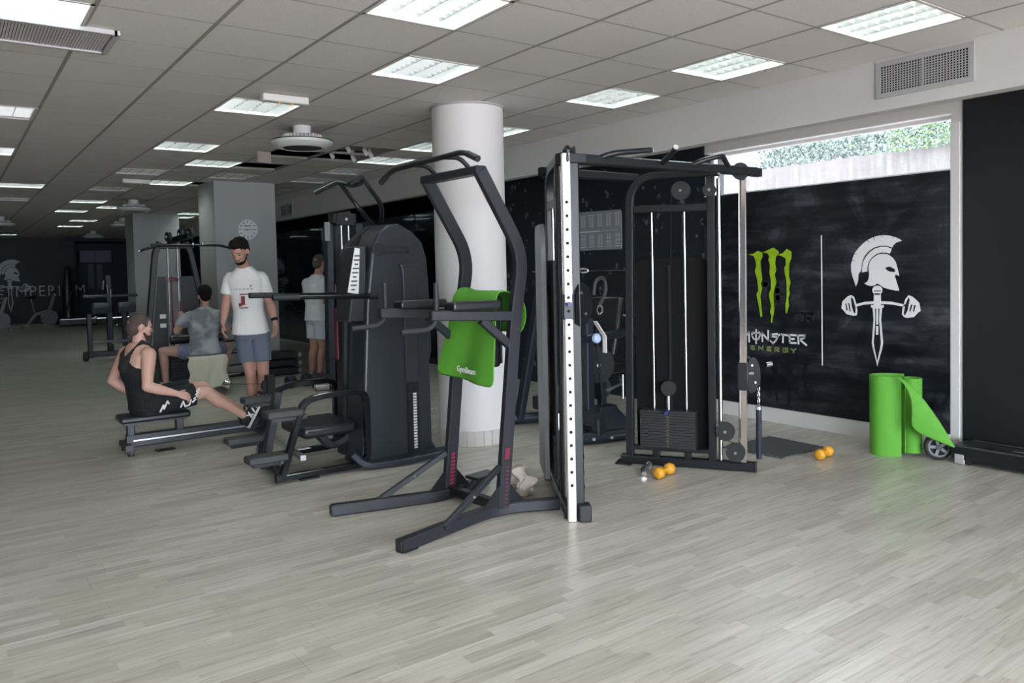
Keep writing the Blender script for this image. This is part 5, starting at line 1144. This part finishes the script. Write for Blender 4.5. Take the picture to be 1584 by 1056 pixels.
# ---- cardio machines against the end wall
def bike(x, y, label, k=1.0):
    T = thing('exercise_bike', label, 'exercise bike', (x, y, 0), 'exercise bikes by the end wall')
    build('frame', MB().rect(fil([(x-.35*k, y, .10), (x-.1*k, y, .45*k), (x+.25*k, y, .50*k), (x+.40*k, y, 1.0*k)], .1), .10, .12), M_BLACK, T)
    build('flywheel', MB().lathe([(.02, -.03), (.24*k, -.03), (.24*k, .03), (.02, .03)], (x+.25*k, y-.04, .32*k), (0, 1, 0), 26), M_BLACK, T)
    build('saddle_post', MB().rect([(x-.12*k, y, .4*k), (x-.22*k, y, .92*k)], .06, .06, up=(1, 0, 0)), M_BLACK, T); build('saddle', MB().ell((x-.22*k, y, .96*k), (.16*k, .11*k, .05), seg=14, rings=8), M_PAD, T)
    build('handlebar', MB().tube(fil([(x+.30*k, y-.2, 1.12*k), (x+.42*k, y-.2, 1.08*k), (x+.42*k, y+.2, 1.08*k), (x+.30*k, y+.2, 1.12*k)], .05), .02, 8), M_BLACK, T)
    for xx in (-.45, .45): build('foot_bar', MB().tube([(x+xx*k, y-.26, .04), (x+xx*k, y+.26, .04)], .035, 10), M_BLACK, T)
    build('crank', MB().tube([(x+.05*k, y-.12, .20), (x+.05*k, y-.05, .32), (x+.05*k, y+.1, .44)], .02, 8), M_STEEL, T)
bike(2.35, 28.2, 'black exercise bike before the end wall lettering'); bike(1.05, 27.4, 'black exercise bike cut by the left picture edge')
T = thing('stair_climber', 'tall black machine hiding one letter of the end wall name', 'exercise machine', (3.15, 28.6, 0))
build('column', MB().loft([((3.17, 28.6, .25), (.16, 0, 0), (0, .2, 0)), ((3.17, 28.6, 1.2), (.15, 0, 0), (0, .15, 0)), ((3.19, 28.6, 1.75), (.10, 0, 0), (0, .1, 0)), ((3.19, 28.6, 1.9), (.06, 0, 0), (0, .06, 0))], 16), M_BLACK, T); build('base', MB().box((3.4, 28.6, .14), (1.1, .7, .24)), M_BLACK, T, bevel=.03); build('handrail', MB().tube(fil([(3.05, 28.3, .3), (3.25, 28.3, 1.1), (3.8, 28.3, 1.0), (3.85, 28.3, .3)], .1), .025, 8), M_CHAR, T); build('deck_strip', MB().box((3.4, 28.24, .22), (1.0, .01, .03)), M_STEEL, T)
# far recess: hanging light box and shelf seen under the ceiling
T = thing('wall_cabinet', 'pale violet cabinet high on the wall of the far recess', 'cabinet', (4.4, 32.5, 2.2))
build('box', MB().box((4.55, 32.6, 2.30), (1.05, .5, .45)), mat('violet_grey', (.17, .17, .26), .6), T, bevel=.02); build('door_gap', MB().box((4.55, 32.348, 2.30), (.012, .004, .42)), M_BLACK, T)
for k, x in enumerate((4.45, 4.75)):
    T = thing('wall_poster', ['narrow pale panel on the recess wall, left of a pair', 'narrow pale panel on the recess wall, right of a pair'][k], 'panel', (x, 32.9, 1.3), 'panels on the recess wall'); build('sheet', MB().box((x, 32.98, 1.55), (.20, .03, .9)), mat('panel_grey', (.12, .11, .12), .6), T); build('edge', MB().box((x, 32.97, 2.01), (.21, .04, .02)), M_CHAR, T)
# ================================================================== people
def skin_mat(name, c):
    return mat(name, c, .5, spec=.35, var=(14, .07))
def voxel(name, mb, m, parent, vox=.008, it=5, wrinkle=0, wf=7, fac=.5):
    og = ORG[parent]; me = mb.mesh(name, og); o = bpy.data.objects.new(name, me); COL.objects.link(o)
    r_ = o.modifiers.new('r', 'REMESH'); r_.mode = 'VOXEL'; r_.voxel_size = vox; r_.adaptivity = 0
    if it: s_ = o.modifiers.new('s', 'SMOOTH'); s_.factor = fac; s_.iterations = it
    dg = bpy.context.evaluated_depsgraph_get(); e = o.evaluated_get(dg); me2 = bpy.data.meshes.new_from_object(e); bpy.data.objects.remove(o)
    me2.name = name
    if wrinkle:
        nr = [v.normal.copy() for v in me2.vertices]
        for v, n in zip(me2.vertices, nr):
            p = v.co; k = noise.noise(V((p.x*wf, p.y*wf, p.z*wf*.55)))+.5*noise.noise(V((p.x*wf*2.1+5, p.y*wf*2.1, p.z*wf*1.2)))
            v.co += n*k*wrinkle
    me2.materials.clear(); me2.materials.append(m)
    me2.polygons.foreach_set('use_smooth', [True]*len(me2.polygons))
    q = bpy.data.objects.new(name, me2); COL.objects.link(q); q.parent = parent; ORG[q] = og
    return q
def hand(mb, w, d, n, side, curl=.5, k=1.0):
    # w wrist, d hand direction, n palm normal, side +1/-1 for the thumb side
    w, d, n = V(w), V(d).normalized(), V(n).normalized(); n = (n-d*n.dot(d)).normalized(); s = d.cross(n)*side
    mb.loft([(w, s*.026*k, n*.019*k), (w+d*.03*k, s*.034*k, n*.017*k), (w+d*.075*k, s*.040*k, n*.015*k), (w+d*.092*k, s*.037*k, n*.012*k)], 14, 2.6)
    L = (.068, .076, .071, .056)
    for f in range(4):
        b = w+d*(.086-.004*abs(f-1.3))*k+s*(.029-.0195*f)*k; a = 0; p = b; dr = d.copy()
        for q, (fl_, r0, r1) in enumerate(((.45, .0092, .0086), (.32, .0086, .0080), (.23, .0080, .0070))):
            a += curl*(.55 if q == 0 else .75); dr = d*math.cos(a)+n*math.sin(a); e = p+dr*L[f]*fl_*1.15*k; mb.caps(p, e, r0*k, r1*k, 8); p = e
    t0 = w+d*.028*k+s*.028*k; td = (d*.72+s*.62+n*.30).normalized(); t1 = t0+td*.042*k; t2 = t1+(td*.8+d*.5+n*.25).normalized()*.032*k
    mb.caps(t0, t1, .0125*k, .0105*k, 8); mb.caps(t1, t2, .0105*k, .0085*k, 8)
def head_parts(mb, c, f, u, k=1.0):
    c, f, u = V(c), V(f).normalized(), V(u); u = (u-f*u.dot(f)).normalized(); s = f.cross(u)
    P = lambda a, b, z: c+f*a*k+s*b*k+u*z*k
    mb.ell(P(-.008, 0, .028), (.098*k, .076*k, .092*k), f, s, u, 20, 14)       # skull
    mb.ell(P(.030, 0, -.020), (.066*k, .062*k, .085*k), f, s, u, 18, 12)       # face
    mb.ell(P(.045, 0, -.078), (.040*k, .042*k, .032*k), f, s, u, 14, 10)       # jaw and chin
    mb.ell(P(.078, 0, .020), (.018*k, .048*k, .012*k), f, s, u, 12, 8)         # brow
    mb.caps(P(.084, 0, .008), P(.100, 0, -.028), .008*k, .0115*k, 10)           # nose
    mb.ell(P(.092, .012, -.030), (.010*k, .008*k, .008*k), f, s, u, 8, 6); mb.ell(P(.092, -.012, -.030), (.010*k, .008*k, .008*k), f, s, u, 8, 6)
    mb.ell(P(.084, 0, -.056), (.012*k, .026*k, .007*k), f, s, u, 12, 8); mb.ell(P(.082, 0, -.068), (.012*k, .022*k, .007*k), f, s, u, 12, 8)   # lips
    for q in (-1, 1):
        mb.ell(P(-.008, .078*q, -.006), (.018*k, .010*k, .032*k), f, s, u, 12, 8)                # ears
        mb.ell(P(.060, .040*q, -.018), (.022*k, .022*k, .022*k), f, s, u, 10, 8)                 # cheeks
    return P, f, s, u
def person(label, loc, J, skin, style):
    T = thing('person', label, 'person', loc, 'people in the gym'); sk = skin_mat(style['skin'], skin); b = MB(); k = style.get('k', 1.0)
    g = {q: V(p) for q, p in J.items()}
    side = (g['shR']-g['shL']).normalized(); up = (g['neck']-g['pel']).normalized(); fw = up.cross(side).normalized(); hs = (g['hiR']-g['hiL']).normalized(); hf = up.cross(hs).normalized()
    tw = style.get('tw', 1.0)
    def torso(m_, e, top=True, lo=0.0, flare=0):
        c0, c1, c2 = g['pel'], g['chest'], g['neck']; mid = c0.lerp(c1, .5)
        rg = []
        if lo: rg.append((c0-up*lo, hs*tw*(.165+e+flare), hf*(.12+e+flare)))
        rg += [(c0-up*.02, hs*tw*(.165+e+flare*.7), hf*(.118+e+flare*.6)), (mid, side*tw*(.140+e+flare*.3), fw*(.105+e)), (c1, side*tw*(.172+e), fw*(.122+e)), (c1.lerp(c2, .55), side*tw*(.185+e), fw*(.110+e)), (c1.lerp(c2, .85), side*tw*(.125+e), fw*(.085+e*.7))]
        if top: rg.append((c2+up*.02, side*(.065+e*.3), fw*(.065+e*.3)))
        m_.loft(rg, 24, 2.3)
    torso(b, 0); b.ell(g['pel']-up*.05, (.165*tw, .12, .10), hs, hf, up)
    b.caps(g['neck']-up*.03, V(g['head'])-V(g['hu'])*.07, .058*k, .054*k)
    for s in 'RL':
        sh, el, wr = g['sh'+s], g['el'+s], g['wr'+s]; mu = style.get('arm', 1.0)
        b.caps(g['neck']-up*.03, sh-up*.02, .045, .050); b.ell(sh+(g['neck']-sh).normalized()*.012-up*.012, (.060*mu, .058*mu, .060*mu)); b.caps(sh-up*.01, sh.lerp(el, .45), .056*mu, .050*mu); b.caps(sh.lerp(el, .45), el, .050*mu, .040*mu)
        b.caps(el, el.lerp(wr, .35), .041*mu, .042*mu); b.caps(el.lerp(wr, .35), wr, .042*mu, .026)
        hand(b, wr, g['hd'+s], g['hn'+s], 1 if s == 'R' else -1, style.get('curl', .55))
        hi, kn, an = g['hi'+s], g['kn'+s], g['an'+s]
        b.caps(hi, hi.lerp(kn, .5), .090, .076); b.caps(hi.lerp(kn, .5), kn, .076, .055)
        back = (kn-an).cross(hs).normalized(); cm = kn.lerp(an, .30)
        fd = g['ft'+s].normalized(); cm = cm-fd*.016
        b.caps(kn, cm, .053, .054); b.caps(cm, kn.lerp(an, .62), .054, .042); b.caps(kn.lerp(an, .62), an, .042, .034)
        b.caps(an, an+fd*.10-(kn-an).normalized()*.05, .034, .03)
    P, f, s_, u = head_parts(b, g['head'], g['hf'], g['hu'], 1.0)
    body = voxel('body', b, sk, T, .0062, 3)
    # eyes, brows
    for q in (-1, 1):
        e = build('eye', MB().ell(P(.080, .031*q, .004), (.008, .013, .007), f, s_, u, 12, 8), mat('eye_dark', (.05, .035, .03), .2), T)
        build('eyebrow', MB().caps(P(.091, .016*q, .024), P(.082, .048*q, .023), .0042, .003, 6), style['hairm'], T)
    build('mouth_line', MB().caps(P(.093, -.018, -.0625), P(.093, .018, -.0625), .0022, .0022, 6), mat('lip_line', (.18, .06, .05), .5), T)
    # hair
    h = MB(); kind = style['hair']
    if kind == 'short': h.ell(P(-.018, 0, .040), (.098, .082, .092), f, s_, u, 20, 14); h.ell(P(.035, 0, .085), (.062, .070, .048), f, s_, u, 16, 10); h.ell(P(-.055, 0, .0), (.060, .072, .075), f, s_, u, 16, 10)
    elif kind == 'full': h.ell(P(-.022, 0, .048), (.100, .083, .094), f, s_, u, 20, 14); h.ell(P(.030, 0, .098), (.072, .072, .046), f, s_, u, 16, 10); h.ell(P(-.060, 0, -.005), (.055, .068, .070), f, s_, u, 16, 10)
    else: h.ell(P(-.010, 0, .034), (.0950, .0785, .0895), f, s_, u, 20, 14); h.ell(P(-.050, 0, -.005), (.062, .070, .075), f, s_, u, 16, 10)
    voxel('hair', h, style['hairm'], T, .006, 2, .006 if kind == 'full' else .002, 45)
    if style.get('beard'):
        d = MB(); d.ell(P(.045, 0, -.083), (.046, .046, .034), f, s_, u, 16, 10)
        for q in (-1, 1): d.caps(P(.020, .060*q, -.050), P(.044, .040*q, -.080), .010, .016, 8)
        d.caps(P(.090, -.022, -.047), P(.090, .022, -.047), .006, .006, 6)
        voxel('beard', d, style['beardm'], T, .006, 2, .002, 50)
    # clothes
    if style['top'] == 'tee':
        c = MB(); torso(c, .020, lo=style.get('hem', .06), flare=.022)
        for s in 'RL':
            sh, el = g['sh'+s], g['el'+s]; inn = (g['neck']-sh).normalized(); c.ell(sh+inn*.016-up*.022, (.075, .074, .074)); c.caps(g['neck']-up*.035+(sh-g['neck']).normalized()*.03, sh+inn*.02-up*.025, .058, .072); e = sh.lerp(el, .66); c.loft([(sh-up*.01, (el-sh).orthogonal().normalized()*.068, (el-sh).orthogonal().cross(el-sh).normalized()*.068), (e, (el-sh).orthogonal().normalized()*.069, (el-sh).orthogonal().cross(el-sh).normalized()*.067)], 16, 2)
        sh_ = voxel('t_shirt', c, style['topm'], T, .0085, 4, .007, 8)
    else:
        c = MB(); c0, c1, c2 = g['pel'], g['chest'], g['neck']
        c.loft([(c0-up*.06, hs*.185, hf*.140), (c0, hs*.182, hf*.134), (c0.lerp(c1, .5), side*.158, fw*.122), (c1-up*.06, side*.176, fw*.136), (c1-up*.0, side*.160, fw*.136), (c1+up*.04, side*.125, fw*.128)], 24, 2.3)
        for q in (-1, 1):
            a = c2+side*.075*q; c.caps(c1+side*.085*q+fw*.105, c1.lerp(c2, .75)+side*.085*q+fw*.075, .022, .020); c.caps(c1.lerp(c2, .75)+side*.085*q+fw*.075, a+up*.022, .020, .020); c.caps(a+up*.022, c1.lerp(c2, .6)+side*.055*q-fw*.100, .020, .022); c.caps(c1.lerp(c2, .6)+side*.055*q-fw*.100, c1-fw*.11, .024, .06)
        voxel('tank_top', c, style['topm'], T, .0075, 3, .003, 9)
    c = MB(); c.loft([(g['pel']-up*.10, hs*.175*tw, hf*.13), (g['pel'], hs*.180*tw, hf*.132), (g['pel']+up*(.10 if style['top'] != 'tee' else .03), hs*.165*tw, hf*.122)], 24, 2.4)
    for s in 'RL':
        hi, kn = g['hi'+s], g['kn'+s]; e = hi.lerp(kn, style.get('short', .72)); d = (kn-hi).normalized(); a = (hs-d*hs.dot(d)).normalized(); bb = a.cross(d)
        c.loft([(hi, a*.108*tw, bb*.112), (hi.lerp(e, .5), a*.108*tw, bb*.104), (e, a*.106*tw, bb*.098)], 18, 2.2); c.ell(hi, (.105*tw, .108*tw, .105*tw))
    so = voxel('shorts', c, style['shortm'], T, .0085, 3, .005, 9)
    # shoes
    for s in 'RL':
        an, kn = g['an'+s], g['kn'+s]; fd = g['ft'+s].normalized(); sd = fd.cross((kn-an).normalized()).normalized(); ud = sd.cross(fd).normalized(); z0 = an-ud*.075
        m_ = MB(); m_.loft([(z0-fd*.075+ud*.045, sd*.026, ud*.035), (z0-fd*.055+ud*.05, sd*.036, ud*.05), (z0+fd*.0+ud*.052, sd*.038, ud*.056), (z0+fd*.07+ud*.040, sd*.043, ud*.042), (z0+fd*.14+ud*.030, sd*.047, ud*.030), (z0+fd*.185+ud*.025, sd*.036, ud*.024), (z0+fd*.20+ud*.022, sd*.015, ud*.014)], 18, 2.4)
        m_.caps(an, an+ud*.0, .042, .042)
        so_ = voxel('shoe', m_, style['shoem'], T, .006, 2)
        so2 = build('sole', MB().loft([(z0-fd*.08+ud*.004, sd*.030, fd*.002), (z0-fd*.075+ud*.012, sd*.030, fd*.004)], 8).prism([z0+fd*a+sd*b2 for a, b2 in ((-.085, -.02), (-.07, -.036), (0, -.038), (.10, -.047), (.17, -.042), (.205, -.015), (.205, .015), (.17, .042), (.10, .047), (0, .038), (-.07, .036), (-.085, .02))], ud*.022), style['solem'], so_, bevel=.004)
        if style.get('stripe'):
            for q, sgn in ((.02, 1), (.075, 1), (.12, 1), (.045, -1)):
                for e in (-1, 1): build('shoe_stripe', MB().caps(z0+fd*q+sd*.042*e+ud*.035, z0+fd*(q+.028*sgn)+sd*.036*e+ud*.078, .0095, .007, 6), style['stripe'], so_)
        if style.get('sock'): 
            ax2 = (kn-an).normalized(); build('sock', MB().lathe([(.036, 0), (.042, .01), (.044, .05), (.042, .056), (.035, .055)], an+ax2*.01, ax2, 18, ring=True), style['sock'], T)
    return T, g, P
HB = mat('dark_brown_hair', (.008, .006, .005), .9, spec=.2); HS = mat('shaved_hair', (.075, .052, .044), .85); HBE = mat('brown_beard', (.055, .035, .026), .85)
WT = mat('white_cotton', (.74, .73, .71), .9); BK = mat('black_cotton', (.009, .009, .010), .9)
# --- man rowing
Jr = dict(pel=(1.37, 7.31, .425), chest=(1.315, 7.315, .745), neck=(1.325, 7.33, .925), head=(1.345, 7.325, 1.072), hf=(.97, .10, -.08), hu=(.06, 0, 1),
  shR=(1.375, 7.155, .850), shL=(1.255, 7.495, .850), elR=(1.335, 7.06, .585), elL=(1.16, 7.60, .60), wrR=(1.57, 7.06, .50), wrL=(1.32, 7.53, .46), hdR=(.90, .10, -.35), hnR=(.2, .75, -.6), hdL=(.9, -.1, -.2), hnL=(0, -.9, -.3),
  hiR=(1.40, 7.21, .42), hiL=(1.36, 7.41, .42), knR=(1.84, 7.19, .475), knL=(1.86, 7.40, .495), anR=(2.175, 7.195, .205), anL=(2.215, 7.40, .215), ftR=(.46, -.05, .88), ftL=(.50, .05, .86))
T, g, P = person('bearded man in black tank top seated on the rowing bench', (1.4, 7.3, 0), Jr, (.56, .33, .255), dict(skin='skin_warm', hair='shaved', hairm=HS, beard=True, beardm=HBE, top='tank', topm=BK, shortm=BK, shoem=mat('black_mesh', (.012, .012, .013), .7), solem=WT, stripe=WT, arm=1.08, curl=.8, short=.78))
# white brush-stroke marks on the shorts
mk = MB()
for c, l in (((1.435, 7.088, .36), ((0, 0), (.025, .05), (.03, .02), (.06, .08), (.07, .06))), ((1.60, 7.085, .38), ((0, 0), (.02, .045), (.035, .0), (.07, .01), (.085, .05)))):
    mk = MB()
    for a, b in zip(l, l[1:]): mk.caps(V(c)+V((a[0], 0, a[1])), V(c)+V((b[0], 0, b[1])), .008, .007, 6)
    build('shorts_print', mk, WT, T)
mk = MB()
for k in range(4): mk.caps((1.70+.012*k, 7.095, .41+.03*k), (1.725+.012*k, 7.095, .43+.03*k), .008, .007, 6)
build('shorts_print', mk, WT, T)
# --- trainer standing
def tee_print():
    t = NT('white_tee_print'); tc = t.n('TexCoord'); sp = t.n('SeparateXYZ'); t.l(tc.outputs['Object'], sp.inputs[0])
    return t
Js = dict(pel=(2.405, 7.70, .98), chest=(2.385, 7.69, 1.33), neck=(2.365, 7.675, 1.565), head=(2.305, 7.60, 1.722), hf=(-.62, -.62, -.46), hu=(-.25, -.25, 1),
  shR=(2.252, 7.748, 1.475), shL=(2.510, 7.622, 1.475), elR=(2.195, 7.745, 1.225), elL=(2.580, 7.595, 1.205), wrR=(2.14, 7.665, 1.05), wrL=(2.595, 7.525, 1.035), hdR=(-.12, -.18, -.97), hnR=(.9, -.3, -.1), hdL=(-.02, -.12, -.99), hnL=(-.9, -.2, 0),
  hiR=(2.355, 7.735, .93), hiL=(2.485, 7.665, .93), knR=(2.395, 7.70, .53), knL=(2.495, 7.625, .53), anR=(2.43, 7.76, .095), anL=(2.50, 7.66, .095), ftR=(-.55, -.83, 0), ftL=(-.2, -.97, 0))
T, g, P = person('man in white printed t-shirt and blue-grey shorts standing and looking down', (2.42, 7.7, 0), Js, (.44, .245, .185), dict(skin='skin_tan', hair='full', hairm=HB, beard=True, beardm=HB, top='tee', topm=WT, hem=.05, shortm=mat('blue_grey_cotton', (.115, .135, .18), .9), shoem=WT, solem=WT, sock=WT, short=.70, tw=.86))
fwd = V((-.437, -.90, 0)).normalized(); rt = V((-.90, .437, 0))
ctr = V((2.385, 7.69, 0))+fwd*.158
pm = MB()
for a, z, w_, h_ in ((.0, 1.315, .085, .010), (.015, 1.255, .034, .085), (.04, 1.215, .030, .03), (.01, 1.185, .08, .008)): pm.box(ctr+rt*a+V((0, 0, z)), (w_, .008, h_), rz=math.atan2(rt.y, rt.x))
build('shirt_print', pm, mat('maroon_print', (.20, .03, .04), .8), T, smooth=0)
pm = MB()
for k in range(5): pm.box(ctr+rt*(.075-k*.036)+V((0, 0, 1.365)), (.022, .008, .010), rz=math.atan2(rt.y, rt.x))
pm.box(ctr+rt*-.06+V((0, 0, 1.395)), (.018, .008, .022), rz=math.atan2(rt.y, rt.x)); build('shirt_print', pm, mat('grey_print', (.35, .35, .36), .8), T, smooth=0)
wd = (V(Js['elL'])-V(Js['wrL'])).normalized(); build('watch', MB().lathe([(.026, -.014), (.034, -.014), (.034, .014), (.026, .014)], V(Js['wrL'])+wd*.025, wd, 18, ring=True), M_BLACKG, T)
# --- man on the pulldown, seen from behind
t = NT('sweaty_grey_tee'); gq = t.n('NewGeometry'); nn = t.n('TexNoise', i_Scale=5.0, i_Detail=4.0); t.l(gq.outputs['Position'], nn.inputs['Vector'])
t.l(t.ramp(nn.outputs['Fac'], [(.40, (.17, .19, .215)), (.56, (.40, .415, .43))]), t.b.inputs['Base Color']); t.b.inputs['Roughness'].default_value = .9
Jl = dict(pel=(2.60, 10.17, .57), chest=(2.605, 10.19, .86), neck=(2.625, 10.21, 1.085), head=(2.65, 10.25, 1.245), hf=(.08, .99, -.15), hu=(0, .1, 1),
  shR=(2.815, 10.18, 1.01), shL=(2.415, 10.18, 1.01), elR=(2.93, 10.30, .80), elL=(2.305, 10.28, .83), wrR=(2.80, 10.52, .92), wrL=(2.40, 10.50, .95), hdR=(-.3, .5, .8), hnR=(0, 1, 0), hdL=(.3, .5, .8), hnL=(0, 1, 0),
  hiR=(2.70, 10.18, .56), hiL=(2.50, 10.18, .56), knR=(2.98, 10.50, .57), knL=(2.165, 10.42, .575), anR=(2.95, 10.62, .12), anL=(2.21, 10.50, .12), ftR=(.3, .95, 0), ftL=(-.2, .98, 0))
person('dark-haired man in sweat-soaked grey t-shirt seated at the lat pulldown', (2.6, 10.2, 0), Jl, (.46, .27, .21), dict(skin='skin_light', hair='full', hairm=HB, top='tee', topm=t.m, hem=.05, shortm=mat('patterned_shorts', (.17, .17, .26), .9, var=(24, .6)), shoem=M_BLACK, solem=M_BLACK, short=.45))
# --- man by the cable column
Jf = dict(pel=(4.03, 10.0, .93), chest=(4.00, 10.0, 1.24), neck=(4.04, 10.0, 1.465), head=(4.085, 10.005, 1.635), hf=(.93, .36, -.08), hu=(.05, 0, 1),
  shR=(4.06, 9.82, 1.385), shL=(3.96, 10.18, 1.385), elR=(4.06, 9.78, 1.12), elL=(4.0, 10.24, 1.12), wrR=(4.22, 9.84, 1.24), wrL=(4.20, 10.2, 1.2), hdR=(.6, .1, .5), hnR=(0, .9, .2), hdL=(.7, 0, .5), hnL=(0, -.9, .2),
  hiR=(4.05, 9.92, .90), hiL=(4.01, 10.08, .90), knR=(4.06, 9.93, .50), knL=(4.0, 10.08, .50), anR=(4.0, 9.95, .10), anL=(3.95, 10.1, .10), ftR=(.95, .2, 0), ftL=(.95, .25, 0))
person('short-haired man in white t-shirt and pale shorts beside the cable column', (4.02, 10.0, 0), Jf, (.42, .235, .175), dict(skin='skin_brown', hair='shaved', hairm=mat('cropped_hair', (.07, .05, .042), .85), top='tee', topm=mat('pale_cotton', (.60, .62, .64), .9), hem=.06, shortm=mat('pale_grey_cotton', (.52, .54, .57), .9), shoem=M_CHAR, solem=WT, sock=WT, short=.68, tw=.92))
